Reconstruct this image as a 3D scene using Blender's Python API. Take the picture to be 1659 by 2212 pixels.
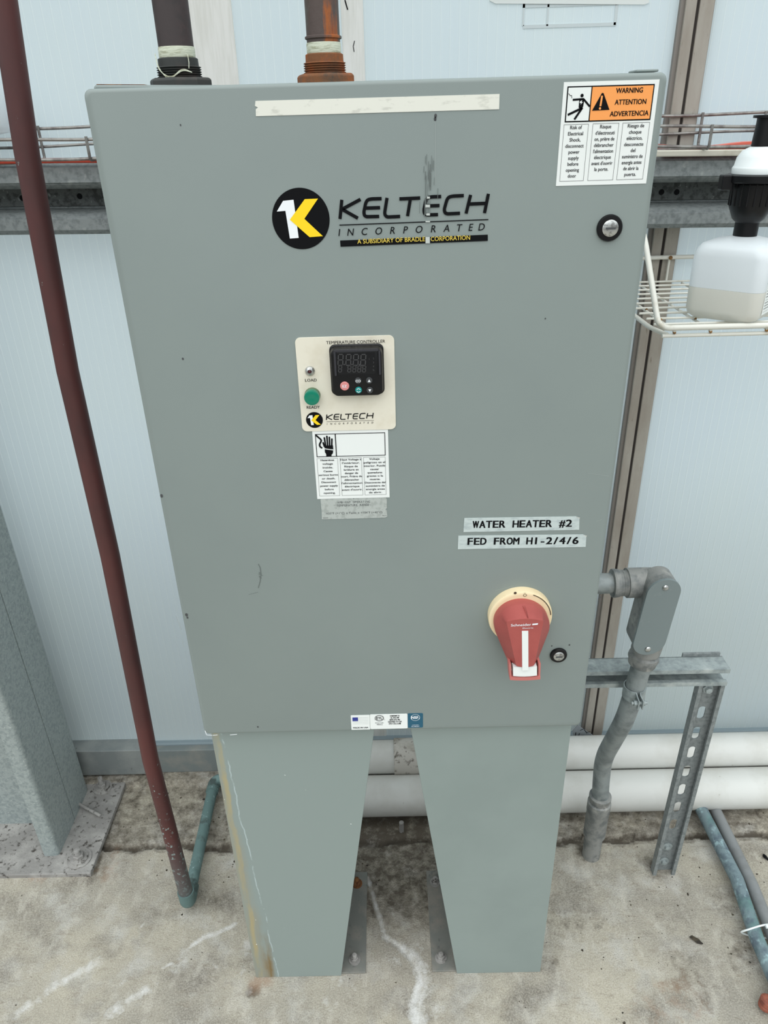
import bpy, bmesh, math, random
import numpy as np
from mathutils import Vector, Matrix
random.seed(7)
for o in list(bpy.data.objects): bpy.data.objects.remove(o)
C = bpy.context.scene.collection
PI = math.pi

# ---------------------------------------------------------------- camera
CAM = Vector((0.00510268, -0.89007436, 1.59379565))
ROT = (1.08055029, 0.02539807, -0.00444308)
F, CX, CY = 1585.0, 829.5, 1106.0
cam = bpy.data.cameras.new('camera'); cam.sensor_fit = 'HORIZONTAL'
cam.sensor_width = 36.0; cam.lens = F * 36.0 / 1659.0; cam.clip_start = 0.02
co = bpy.data.objects.new('camera', cam); C.objects.link(co)
co.location = CAM; co.rotation_euler = ROT
bpy.context.scene.camera = co
from mathutils import Euler
RM = Euler(ROT, 'XYZ').to_matrix()

# ---------------------------------------------------------------- world, light, exposure
w = bpy.data.worlds.new('sky'); bpy.context.scene.world = w; w.use_nodes = True
nt = w.node_tree; nt.nodes.clear()
tc = nt.nodes.new('ShaderNodeTexCoord'); sp = nt.nodes.new('ShaderNodeSeparateXYZ')
rp = nt.nodes.new('ShaderNodeValToRGB'); bg = nt.nodes.new('ShaderNodeBackground'); ow = nt.nodes.new('ShaderNodeOutputWorld')
nt.links.new(tc.outputs['Generated'], sp.inputs[0])
mp = nt.nodes.new('ShaderNodeMapRange'); mp.inputs[1].default_value = -1; mp.inputs[2].default_value = 1
nt.links.new(sp.outputs[2], mp.inputs[0]); nt.links.new(mp.outputs[0], rp.inputs[0])
cr = rp.color_ramp
cr.elements[0].position = 0.0; cr.elements[0].color = (.10, .10, .095, 1)
cr.elements[1].position = 1.0; cr.elements[1].color = (.96, 1.0, 1.0, 1)
e = cr.elements.new(.48); e.color = (.13, .13, .125, 1)
e = cr.elements.new(.54); e.color = (.30, .32, .33, 1)
e = cr.elements.new(.66); e.color = (.60, .64, .66, 1)
nt.links.new(rp.outputs[0], bg.inputs[0]); bg.inputs[1].default_value = 2.25
nt.links.new(bg.outputs[0], ow.inputs[0])
sun = bpy.data.lights.new('sun', 'SUN'); sun.energy = 0.6; sun.angle = math.radians(60); sun.color = (1, .98, .95)
so = bpy.data.objects.new('sun', sun); C.objects.link(so); so.rotation_euler = (math.radians(38), math.radians(-14), 0)
vs = bpy.context.scene.view_settings
vs.view_transform = 'Standard'; vs.look = 'None'; vs.gamma = 1; vs.use_curve_mapping = False
vs.exposure = 0.0

# ---------------------------------------------------------------- helpers
def P(u, v, ax, val):
    """world point seen at pixel (u,v) of the 1659x2212 photo on the plane axis=val"""
    d = RM @ Vector(((u - CX) / F, -(v - CY) / F, -1.0))
    return CAM + d * ((val - CAM[ax]) / d[ax])
def D(u, v, y=0.0):
    p = P(u, v, 1, y); return (p.x, p.z)
def srgb(r, g, b):
    f = lambda c: (c/255/12.92 if c/255 <= .04045 else ((c/255+.055)/1.055)**2.4)
    return (f(r), f(g), f(b), 1)

class NT:
    def __init__(s, name):
        s.m = bpy.data.materials.new(name); s.m.use_nodes = True; s.t = s.m.node_tree
        s.b = s.t.nodes['Principled BSDF']; s.tc = s.n('ShaderNodeTexCoord')
    def n(s, k, **kw):
        x = s.t.nodes.new(k)
        for a, b in kw.items(): setattr(x, a, b)
        return x
    def l(s, a, b): s.t.links.new(a, b)
    def coord(s, scale=(1, 1, 1), rot=(0, 0, 0)):
        mp = s.n('ShaderNodeMapping'); mp.inputs['Scale'].default_value = scale; mp.inputs['Rotation'].default_value = rot
        s.l(s.tc.outputs['Object'], mp.inputs[0]); return mp.outputs[0]
    def noise(s, scale, stretch=(1, 1, 1), detail=6, rough=.6):
        q = s.n('ShaderNodeTexNoise'); q.inputs['Scale'].default_value = scale
        q.inputs['Detail'].default_value = detail; q.inputs['Roughness'].default_value = rough
        s.l(s.coord(stretch), q.inputs['Vector']); return q.outputs['Fac']
    def ramp(s, fac, lo, hi):
        q = s.n('ShaderNodeMapRange'); q.clamp = True
        q.inputs[1].default_value = lo; q.inputs[2].default_value = hi
        s.l(fac, q.inputs[0]); return q.outputs[0]
    def mix(s, fac, a, b):
        q = s.n('ShaderNodeMix', data_type='RGBA'); ins = [i for i in q.inputs if i.enabled]
        fi = q.inputs[0]; A = q.inputs[6]; B = q.inputs[7]
        if isinstance(fac, (int, float)): fi.default_value = fac
        else: s.l(fac, fi)
        for sock, val in ((A, a), (B, b)):
            if isinstance(val, tuple): sock.default_value = val
            else: s.l(val, sock)
        return q.outputs[2]
    def math(s, op, a, b=None):
        q = s.n('ShaderNodeMath', operation=op)
        for i, v in enumerate((a, b)):
            if v is None: continue
            if isinstance(v, (int, float)): q.inputs[i].default_value = v
            else: s.l(v, q.inputs[i])
        return q.outputs[0]
    def bump(s, h, strength=.3, dist=.002):
        q = s.n('ShaderNodeBump'); q.inputs['Strength'].default_value = strength; q.inputs['Distance'].default_value = dist
        s.l(h, q.inputs['Height']); s.l(q.outputs[0], s.b.inputs['Normal'])
    def col(s, c):
        if isinstance(c, tuple): s.b.inputs['Base Color'].default_value = c
        else: s.l(c, s.b.inputs['Base Color'])

def mat(name, base, rough=.5, metal=0., layers=(), bump=None, spec=.5):
    """layers: (colour, noise scale, lo, hi[, stretch]); bump: (scale, strength, dist[, stretch])"""
    s = NT(name); c = base
    for L in layers:
        st = L[4] if len(L) > 4 else (1, 1, 1)
        c = s.mix(s.ramp(s.noise(L[1], st), L[2], L[3]), c, L[0])
    s.col(c); s.b.inputs['Roughness'].default_value = rough; s.b.inputs['Metallic'].default_value = metal
    s.b.inputs['Specular IOR Level'].default_value = spec
    if bump: s.bump(s.noise(bump[0], bump[3] if len(bump) > 3 else (1, 1, 1)), bump[1], bump[2])
    return s.m

class M:
    def __init__(s): s.v = []; s.f = []
    def add(s, vs, fs):
        k = len(s.v); s.v += [tuple(v) for v in vs]; s.f += [tuple(i + k for i in f) for f in fs]; return s
    def box(s, x0, x1, y0, y1, z0, z1):
        return s.add([(x, y, z) for x in (x0, x1) for y in (y0, y1) for z in (z0, z1)],
                     [(0, 1, 3, 2), (4, 6, 7, 5), (0, 4, 5, 1), (2, 3, 7, 6), (0, 2, 6, 4), (1, 5, 7, 3)])
    def ring_tube(s, rings, cap=True, closed=False):
        n = len(rings[0]); vs = [p for r in rings for p in r]; fs = []; m = len(rings)
        for i in range(m if closed else m - 1):
            a = i * n; b = ((i + 1) % m) * n
            for j in range(n):
                k = (j + 1) % n; fs.append((a + j, a + k, b + k, b + j))
        if cap and not closed:
            fs.append(tuple(range(n))[::-1]); fs.append(tuple((m - 1) * n + j for j in range(n)))
        return s.add(vs, fs)
    def tube(s, path, r, seg=16, cap=True, closed=False):
        pts = [Vector(p) for p in path]; n = len(pts); rings = []; up = None
        rs = r if isinstance(r, (list, tuple)) else [r] * n
        for i in range(n):
            a = pts[(i - 1) % n] if (closed or i > 0) else pts[i]; b = pts[(i + 1) % n] if (closed or i < n - 1) else pts[i]
            t = (b - a)
            if t.length < 1e-9: t = pts[min(i + 1, n - 1)] - pts[max(i - 1, 0)]
            t = t.normalized() if t.length > 1e-9 else Vector((0, 0, 1))
            if up is None: up = t.orthogonal().normalized()
            up = (up - t * up.dot(t)); up = up.normalized() if up.length > 1e-6 else t.orthogonal().normalized()
            sd = t.cross(up)
            rings.append([pts[i] + (up * math.cos(q) + sd * math.sin(q)) * rs[i] for q in [2 * PI * k / seg for k in range(seg)]])
        return s.ring_tube(rings, cap, closed)
    def lathe(s, org, axis, prof, seg=32):
        """prof = [(radius, distance along axis)]"""
        ax = Vector(axis).normalized(); u = ax.orthogonal().normalized(); w_ = ax.cross(u); o = Vector(org)
        return s.ring_tube([[o + ax * h + (u * math.cos(q) + w_ * math.sin(q)) * max(r, 1e-5)
                for q in [2 * PI * k / seg for k in range(seg)]] for r, h in prof])
    def prism(s, poly, y0, y1):
        """poly in (x,z) extruded y0..y1"""
        n = len(poly)
        return s.add([(x, y0, z) for x, z in poly] + [(x, y1, z) for x, z in poly],
            [tuple(range(n)), tuple(range(2 * n - 1, n - 1, -1))] + [(j, j + n, (j + 1) % n + n, (j + 1) % n) for j in range(n)])
    def extrude(s, poly, fn, a, b):
        """poly of 2D points; fn(p,q,t)->3D; extruded t=a..b"""
        n = len(poly)
        return s.add([fn(p, q, a) for p, q in poly] + [fn(p, q, b) for p, q in poly],
            [tuple(range(n)), tuple(range(2 * n - 1, n - 1, -1))] + [(j, j + n, (j + 1) % n + n, (j + 1) % n) for j in range(n)])
    def flat(s, poly, y):
        return s.add([(x, y, z) for x, z in poly], [tuple(range(len(poly)))])
    def build(s, name, m, parent=None, smooth=False, bevel=0, org=None, seg=2, label=None, tri=False):
        pts = np.array(s.v, float)
        if org is None:
            org = parent_org(parent) if parent else Vector(((pts[:, 0].min() + pts[:, 0].max()) / 2, (pts[:, 1].min() + pts[:, 1].max()) / 2, pts[:, 2].min()))
        o_ = Vector(org); me = bpy.data.meshes.new(name)
        me.from_pydata([(x - o_.x, y - o_.y, z - o_.z) for x, y, z in s.v], [], s.f)
        bm = bmesh.new(); bm.from_mesh(me); bmesh.ops.recalc_face_normals(bm, faces=bm.faces)
        if tri: bmesh.ops.triangulate(bm, faces=[f for f in bm.faces if len(f.verts) > 4])
        bm.to_mesh(me); bm.free()
        me.materials.append(m)
        ob = bpy.data.objects.new(name, me); C.objects.link(ob)
        if parent: ob.parent = parent; ob.location = o_ - parent_org(parent)
        else: ob.location = o_
        if bevel:
            b = ob.modifiers.new('bevel', 'BEVEL'); b.width = bevel; b.segments = seg; b.limit_method = 'ANGLE'; b.angle_limit = math.radians(40)
            b.harden_normals = False
        if smooth:
            for p in me.polygons: p.use_smooth = True
            try: me.set_sharp_from_angle(angle=math.radians(40))
            except Exception: pass
        if label: ob['label'] = label
        return ob
def parent_org(p):
    v = Vector(p.location); q = p.parent
    while q: v += Vector(q.location); q = q.parent
    return v
def thing(name, label, cat, loc=(0, 0, 0), group=None):
    o = bpy.data.objects.new(name, None); C.objects.link(o); o.location = loc; o.empty_display_size = .05
    return tag(o, label, cat, group)
def tag(o, label, cat, group=None, kind=None):
    o['label'] = label; o['category'] = cat
    if group: o['group'] = group
    if kind: o['kind'] = kind
    return o
def struct(o): o['kind'] = 'structure'; return o
def fillet(pts, r, n=8):
    pts = [Vector(p) for p in pts]; out = [pts[0]]
    for i in range(1, len(pts) - 1):
        a, b, c = pts[i - 1], pts[i], pts[i + 1]; d1 = (a - b); d2 = (c - b)
        rr = min(r, d1.length * .49, d2.length * .49); p0 = b + d1.normalized() * rr; p1 = b + d2.normalized() * rr
        for k in range(n + 1):
            t = k / n; out.append(p0 * (1 - t) ** 2 + b * 2 * t * (1 - t) + p1 * t * t)
    out.append(pts[-1]); return out
def rrect(x0, x1, z0, z1, r, n=6):
    out = []
    for cx, cz, a in ((x1 - r, z1 - r, 0), (x0 + r, z1 - r, 90), (x0 + r, z0 + r, 180), (x1 - r, z0 + r, 270)):
        for k in range(n + 1):
            q = math.radians(a + 90 * k / n); out.append((cx + r * math.cos(q), cz + r * math.sin(q)))
    return out
def circ(cx, cz, r, n=40, sx=1, sz=1): return [(cx + r * sx * math.cos(2 * PI * k / n), cz + r * sz * math.sin(2 * PI * k / n)) for k in range(n)]
def ringpoly(m, x0, x1, z0, z1, t, y):
    """thin rectangular outline in print"""
    m.flat([(x0, z0), (x1, z0), (x1, z0 + t), (x0, z0 + t)], y); m.flat([(x0, z1 - t), (x1, z1 - t), (x1, z1), (x0, z1)], y)
    m.flat([(x0, z0), (x0 + t, z0), (x0 + t, z1), (x0, z1)], y); m.flat([(x1 - t, z0), (x1, z0), (x1, z1), (x1 - t, z1)], y)
def stroke(m, pts, wd, y, close=False):
    """flat mitred stroke through 2D points"""
    p = [Vector(q) for q in pts]; n = len(p); L, R = [], []
    for i in range(n):
        d = []
        if i > 0: d.append((p[i] - p[i - 1]).normalized())
        if i < n - 1: d.append((p[i + 1] - p[i]).normalized())
        t = sum(d, Vector((0, 0))).normalized(); nn = Vector((-t.y, t.x)); k = max(.5, abs(nn.dot(Vector((-d[0].y, d[0].x)))))
        L.append(p[i] + nn * wd / 2 / k); R.append(p[i] - nn * wd / 2 / k)
    vs = [(q.x, y, q.y) for q in L] + [(q.x, y, q.y) for q in R]
    m.add(vs, [(i, i + 1, n + i + 1, n + i) for i in range(n - 1)])

_font_h = {}
_gc = {}
def glyphs(s_, bold=0., shear=0., mono=0):
    if (s_, shear) in _gc: a, f = _gc[(s_, shear)]; return a.copy(), f
    cu = bpy.data.curves.new('t', 'FONT'); cu.body = s_; cu.size = 1; cu.offset = bold; cu.shear = shear; cu.resolution_u = 3
    if mono: cu.space_character = 1
    ob = bpy.data.objects.new('t', cu); C.objects.link(ob)
    bpy.context.view_layer.update()
    me = bpy.data.meshes.new_from_object(ob.evaluated_get(bpy.context.evaluated_depsgraph_get()))
    n = len(me.vertices); a = np.zeros(n * 3); me.vertices.foreach_get('co', a); a = a.reshape(-1, 3)
    fs = [tuple(p.vertices) for p in me.polygons]
    bpy.data.objects.remove(ob); bpy.data.curves.remove(cu); bpy.data.meshes.remove(me)
    _gc[(s_, shear)] = (a[:, :2].copy(), fs)
    return a[:, :2], fs
CAPH = (lambda a: a[:, 1].max() - a[:, 1].min())(glyphs('H')[0])
def text(m, s_, x, z, cap, y, w_=None, align='C', bold=0., shear=0., mono=None, xs=1., tilt=0.):
    if bold > 0:      # heavier weight: the same line struck a few times side by side
        k = cap / CAPH * bold
        for j, (dx, dz) in enumerate(((0, 0), (-1, -.4), (1, -.4), (-1, .4), (1, .4))): text1(m, s_, x + dx * k, z + dz * k, cap, y - j * 8e-6, w_, align, shear, mono, xs, tilt)
    else: text1(m, s_, x, z, cap, y, w_, align, shear, mono, xs, tilt)
def text1(m, s_, x, z, cap, y, w_=None, align='C', shear=0., mono=None, xs=1., tilt=0.):
    """baseline z, cap height cap (m); fit to width w_ if given; mono = advance in m; writes into M"""
    k = cap / CAPH
    if mono:
        vs = []; fs = []
        for i, ch in enumerate(s_):
            if ch == ' ': continue
            a, f = glyphs(ch, 0, shear); a = a.copy(); c = (a[:, 0].min() + a[:, 0].max()) / 2; wd = (a[:, 0].max() - a[:, 0].min()) * k * xs
            sc = min(xs, mono * .86 / max(wd / xs, 1e-6) if wd > mono * .86 else xs)
            a[:, 0] = (a[:, 0] - c) * k * sc + mono * (i + .5); a[:, 1] *= k
            fs += [tuple(j + len(vs) for j in q) for q in f]; vs += a.tolist()
        a = np.array(vs); W = mono * len(s_); a[:, 0] -= {'C': W / 2, 'L': 0, 'R': W}[align]
    else:
        a, fs = glyphs(s_, 0, shear); a = a * k; a[:, 0] *= xs
        x0, x1 = a[:, 0].min(), a[:, 0].max()
        if w_: a[:, 0] = (a[:, 0] - x0) * w_ / (x1 - x0); x0, x1 = 0, w_
        a[:, 0] -= {'C': (x0 + x1) / 2, 'L': x0, 'R': x1}[align]
    ct, st = math.cos(tilt), math.sin(tilt)
    m.add([(x + p[0] * ct - p[1] * st, y, z + p[0] * st + p[1] * ct) for p in a], fs)

# ---------------------------------------------------------------- materials
galv = mat('galvanised steel', srgb(158, 167, 167), .5, .15, [(srgb(128, 137, 138), 60, .4, .65), (srgb(186, 193, 190), 25, .55, .75)], (140, .25, .002))
galv_dark = mat('dull galvanised steel', srgb(130, 136, 136), .55, .12, [(srgb(106, 112, 113), 110, .45, .65), (srgb(156, 160, 158), 60, .60, .76)], (160, .3, .002))
galv_col = mat('spangled galvanised column', srgb(154, 163, 162), .5, .12, [(srgb(136, 146, 146), 130, .45, .6), (srgb(174, 182, 180), 160, .56, .7), (srgb(112, 102, 92), 7, .68, .74)], (130, .35, .0025))
galv_dirty = mat('grimy galvanised plate', srgb(140, 138, 135), .75, .1, [(srgb(168, 166, 162), 14, .45, .65), (srgb(74, 70, 66), 90, .56, .66), (srgb(112, 100, 86), 9, .62, .75)], (120, .6, .003))
grey_paint = mat('grey enamel', srgb(131, 141, 138), .42, 0, [(srgb(126, 136, 134), 3, .35, .7)], (300, .03, .001))
conduit_m = mat('weathered conduit', srgb(140, 147, 147), .5, .15, [(srgb(106, 113, 114), 30, .42, .65), (srgb(163, 164, 160), 16, .58, .75)], (90, .2, .002))
cast_m = mat('cast aluminium fitting', srgb(142, 143, 140), .6, .2, [(srgb(108, 112, 112), 35, .45, .62), (srgb(176, 174, 168), 26, .58, .72)], (130, .35, .002))
cover_m = mat('painted fitting cover', srgb(118, 129, 130), .42, .05, [(srgb(136, 145, 145), 40, .58, .7)], (100, .1, .001))
bright = mat('bright steel', srgb(190, 192, 190), .3, .8, [(srgb(140, 140, 138), 200, .5, .6)])
pvc = mat('white pvc', srgb(205, 206, 202), .45, 0, [(srgb(188, 187, 180), 8, .45, .75), (srgb(150, 145, 134), 60, .68, .76)])
pvc_dirty = mat('dusty white pvc', srgb(190, 186, 178), .6, 0, [(srgb(140, 133, 120), 16, .45, .62), (srgb(96, 90, 80), 60, .56, .66)])
cream = mat('aged cream enamel', srgb(214, 210, 196), .5, 0, [(srgb(190, 184, 166), 20, .55, .75), (srgb(120, 100, 70), 70, .7, .76)])
whitewire = mat('white coated wire', srgb(222, 221, 212), .4, 0, [(srgb(196, 190, 174), 30, .55, .7)])
rustm = mat('orange rust', srgb(136, 92, 54), .9, 0, [(srgb(92, 56, 34), 80, .45, .6), (srgb(190, 140, 80), 40, .6, .7)], (200, .6, .002))
iron_black = mat('black iron', srgb(62, 54, 54), .6, .1, [(srgb(82, 60, 58), 9, .45, .7), (srgb(48, 46, 46), 40, .5, .7)], (150, .15, .001))
black = mat('black plastic', srgb(16, 16, 18), .35, spec=.3)
black_matt = mat('black print', srgb(12, 13, 16), .6, spec=.12)
grey_print = mat('grey print', srgb(70, 72, 74), .6)
lcd = mat('display segments', srgb(66, 66, 68), .5)
white_lab = mat('white label', srgb(232, 236, 234), .45)
cream_lab = mat('cream plate', srgb(226, 221, 205), .4, 0, [(srgb(214, 207, 188), 20, .5, .7)])
silver_lab = mat('silver label tape', srgb(192, 203, 202), .35, 0, [(srgb(172, 184, 185), 60, .5, .65, (1, 1, 3))])
grey_lab = mat('worn grey label', srgb(176, 182, 178), .6, 0, [(srgb(160, 166, 162), 120, .5, .6)])
orange = mat('orange print', srgb(247, 160, 84), .5)
yellow = mat('yellow print', srgb(252, 214, 14), .5)
white_p = mat('white print', srgb(238, 242, 246), .5)
navy = mat('navy print', srgb(46, 58, 140), .5)
teal_lab = mat('teal label', srgb(30, 88, 112), .4)
red_pl = mat('faded red plastic', srgb(168, 82, 77), .5, 0, [(srgb(158, 75, 71), 30, .4, .7)])
red_pl2 = mat('faded pink red plastic', srgb(190, 112, 106), .55)
ivory = mat('yellowed ivory plastic', srgb(232, 214, 176), .5, 0, [(srgb(222, 196, 150), 14, .5, .7), (srgb(60, 52, 40), 60, .70, .74, (1, 1, 2))])
green_lens = mat('green lens', srgb(8, 122, 96), .18)
dark_red = mat('dark red lens', srgb(70, 18, 22), .2)
orange_hose = mat('orange red hose', srgb(196, 70, 48), .5, 0, [(srgb(160, 48, 34), 30, .5, .7)])
red_sheet = mat('faded red strip', srgb(218, 104, 86), .5)
wirem = mat('tray wire', srgb(142, 140, 136), .4, .5, [(srgb(110, 104, 102), 40, .45, .6)])
alum = mat('weathered aluminium', srgb(168, 163, 154), .55, .2, [(srgb(150, 142, 132), 10, .4, .65, (2, 2, .5)), (srgb(120, 110, 98), 60, .62, .74, (3, 3, .6))], (80, .15, .001, (4, 4, .5)))
alum_dark = mat('shaded aluminium edge', srgb(130, 124, 118), .6, .1)
seal = mat('black rubber seal', srgb(48, 42, 38), .8)
tape_m = mat('ptfe tape', srgb(206, 210, 190), .6, 0, [(srgb(150, 150, 120), 50, .5, .7, (1, 1, 4))], (120, .5, .002, (1, 1, 5)))
white_pl = mat('white plastic', srgb(228, 234, 234), .4)
dirt_m = mat('dry debris', srgb(74, 66, 52), .9, 0, [(srgb(40, 36, 30), 60, .4, .6)])
dark_void = mat('dark grime', srgb(34, 31, 28), .9)
residue = mat('tape residue', srgb(196, 206, 208), .7)
concrete_side = None

def copper_pipe_mat():
    s = NT('oxidised copper pipe')
    c = s.mix(s.ramp(s.noise(5, (1, 1, .6)), .4, .65), srgb(90, 48, 46), srgb(66, 40, 40))
    c = s.mix(s.ramp(s.noise(3.2, (1, 1, .8)), .58, .72), c, srgb(66, 58, 58))
    sx = s.n('ShaderNodeSeparateXYZ'); s.l(s.tc.outputs['Object'], sx.inputs[0])
    low = s.ramp(sx.outputs[2], .50, .06)
    sp_ = s.ramp(s.math('ADD', s.noise(100), s.math('MULTIPLY', low, .17)), .70, .76)
    c = s.mix(sp_, c, srgb(150, 172, 170))
    c = s.mix(s.math('MULTIPLY', s.ramp(sx.outputs[2], .24, .06), .85), c, srgb(88, 92, 92))
    s.col(c); s.b.inputs['Roughness'].default_value = .5; s.b.inputs['Metallic'].default_value = .1; return s.m
copper = copper_pipe_mat()
verdi = mat('verdigris copper', srgb(90, 114, 112), .75, 0, [(srgb(116, 142, 140), 14, .5, .68), (srgb(70, 84, 82), 30, .55, .66), (srgb(140, 164, 164), 90, .64, .7)], (100, .3, .002))
verdi_blue = mat('blue verdigris copper', srgb(112, 130, 135), .75, 0, [(srgb(86, 100, 110), 44, .45, .62), (srgb(146, 172, 176), 50, .56, .68), (srgb(84, 128, 120), 5, .56, .7)], (100, .3, .002))
iron_rust = (lambda: mat('rusty iron pipe', srgb(84, 72, 68), .65, .1, [(srgb(96, 104, 98), 12, .5, .62), (srgb(158, 88, 40), 13, .55, .62, (3, 3, .5)), (srgb(120, 50, 30), 30, .62, .7, (3, 3, .4))], (120, .3, .002)))()
grey_pvc = mat('grey pvc conduit', srgb(128, 131, 132), .5, 0, [(srgb(116, 118, 118), 20, .5, .7)])

def panel_mat():
    s = NT('fluted polycarbonate')
    sx = s.n('ShaderNodeSeparateXYZ'); s.l(s.tc.outputs['Object'], sx.inputs[0])
    fr = s.math('FRACT', s.math('MULTIPLY', sx.outputs[0], 62.5))
    tri = s.math('ABSOLUTE', s.math('SUBTRACT', fr, .5))
    line = s.ramp(tri, .40, .5)
    c = s.mix(s.ramp(s.noise(2.2, (1, 1, .5), 3), .35, .7), srgb(216, 230, 237), srgb(220, 233, 234))
    c = s.mix(s.math('MULTIPLY', line, .55), c, srgb(236, 248, 250))
    c = s.mix(s.ramp(s.noise(240), .76, .80), c, srgb(140, 140, 136))
    s.col(c); s.b.inputs['Roughness'].default_value = .35
    s.bump(line, .5, .0015)
    tr = s.n('ShaderNodeBsdfTranslucent'); s.l(c, tr.inputs[0]); mx = s.n('ShaderNodeMixShader'); mx.inputs[0].default_value = .5
    out = s.t.nodes['Material Output']; s.l(s.b.outputs[0], mx.inputs[1]); s.l(tr.outputs[0], mx.inputs[2]); s.l(mx.outputs[0], out.inputs[0])
    return s.m
panel_m = panel_mat()
strip_m = mat('white painted strip', srgb(226, 226, 222), .5, 0, [(srgb(214, 214, 208), 30, .45, .65, (4, 4, .3))])

def floor_mat():
    s = NT('stained concrete')
    c = s.mix(s.ramp(s.noise(3.5), .38, .62), srgb(142, 137, 127), srgb(172, 165, 149))
    c = s.mix(s.ramp(s.noise(11), .5, .68), c, srgb(178, 176, 170))
    c = s.mix(s.ramp(s.noise(5.5, (1, 1.6, 1)), .50, .68), c, srgb(116, 110, 101))
    c = s.mix(s.math('MULTIPLY', s.ramp(s.noise(17, (2, 1, 1)), .52, .66), .5), c, srgb(190, 185, 174))
    c = s.mix(s.math('MULTIPLY', s.ramp(s.noise(26, (1, 3, 1)), .56, .68), .4), c, srgb(120, 108, 92))
    c = s.mix(s.math('MULTIPLY', s.ramp(s.noise(300, detail=3), .40, .62), .35), c, srgb(196, 192, 178))
    c = s.mix(s.math('MULTIPLY', s.ramp(s.noise(420, detail=2), .52, .64), .35), c, srgb(104, 98, 88))
    c = s.mix(s.ramp(s.noise(85, detail=2), .735, .76), c, srgb(66, 60, 52))
    at = s.n('ShaderNodeAttribute', attribute_name='stain_shade'); sc = s.n('ShaderNodeSeparateColor'); s.l(at.outputs['Color'], sc.inputs[0])
    nn = s.math('MULTIPLY', s.math('SUBTRACT', s.noise(38, detail=9, rough=.75), .5), 2.4)
    def msk(ch, lo=.3, hi=.95): return s.ramp(s.math('ADD', ch, s.math('MULTIPLY', nn, s.math('MINIMUM', s.math('MULTIPLY', ch, 4.), 1.))), lo, hi)
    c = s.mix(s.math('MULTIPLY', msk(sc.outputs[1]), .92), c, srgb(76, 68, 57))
    c = s.mix(s.math('MULTIPLY', msk(sc.outputs[2]), .65), c, srgb(148, 120, 98))
    c = s.mix(s.math('MULTIPLY', msk(sc.outputs[0]), .8), c, srgb(214, 214, 212))
    s.col(c); s.b.inputs['Roughness'].default_value = .8
    s.bump(s.math('ADD', s.noise(260, detail=4), s.math('MULTIPLY', s.noise(40), .8)), .55, .003)
    return s.m
floor_m = floor_mat()

def leg_mat():
    """grey enamel with a yellow-brown drip running down the outer edge"""
    s = NT('stained grey enamel')
    sx = s.n('ShaderNodeSeparateXYZ'); s.l(s.tc.outputs['Object'], sx.inputs[0])   # object origin = outer edge of the leg at the floor
    x, z = sx.outputs[0], sx.outputs[2]
    wob = s.math('MULTIPLY', s.math('SUBTRACT', s.noise(7, (0, 0, 1), 4), .5), .03)
    X = s.math('ADD', x, wob)
    band = s.ramp(s.math('ABSOLUTE', s.math('SUBTRACT', X, .010)), .006, .0025)
    wide = s.ramp(s.math('SUBTRACT', X, s.math('MULTIPLY', s.math('SUBTRACT', .7, z), .042)), .012, -.004)
    c = srgb(136, 148, 145)
    c = s.mix(s.math('MULTIPLY', wide, s.ramp(s.noise(16, (3, 1, .4)), .25, .75)), c, srgb(146, 140, 120))
    c = s.mix(s.math('MULTIPLY', s.math('MULTIPLY', band, s.ramp(s.noise(30, (1, 1, .2)), .40, .6)), .75), c, srgb(172, 156, 110))
    brown = s.ramp(s.math('ABSOLUTE', s.math('SUBTRACT', X, .030)), .014, .003)
    c = s.mix(s.math('MULTIPLY', s.math('MULTIPLY', brown, s.ramp(z, .22, .08)), s.ramp(s.noise(22, (2, 1, .3)), .42, .66)), c, srgb(122, 100, 60))
    edge = s.math('SUBTRACT', X, s.math('ADD', .018, s.math('MULTIPLY', s.math('SUBTRACT', .7, z), .042)))
    ln = s.math('MULTIPLY', s.ramp(s.math('ABSOLUTE', edge), .0016, .0006), s.ramp(s.noise(20, (1, 1, 1)), .44, .52))
    c = s.mix(s.math('MULTIPLY', ln, .7), c, srgb(176, 190, 192))
    c = s.mix(s.ramp(s.noise(110, detail=1), .785, .80), c, srgb(224, 228, 226))
    s.col(c); s.b.inputs['Roughness'].default_value = .42
    return s.m
leg_stained = leg_mat()

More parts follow.
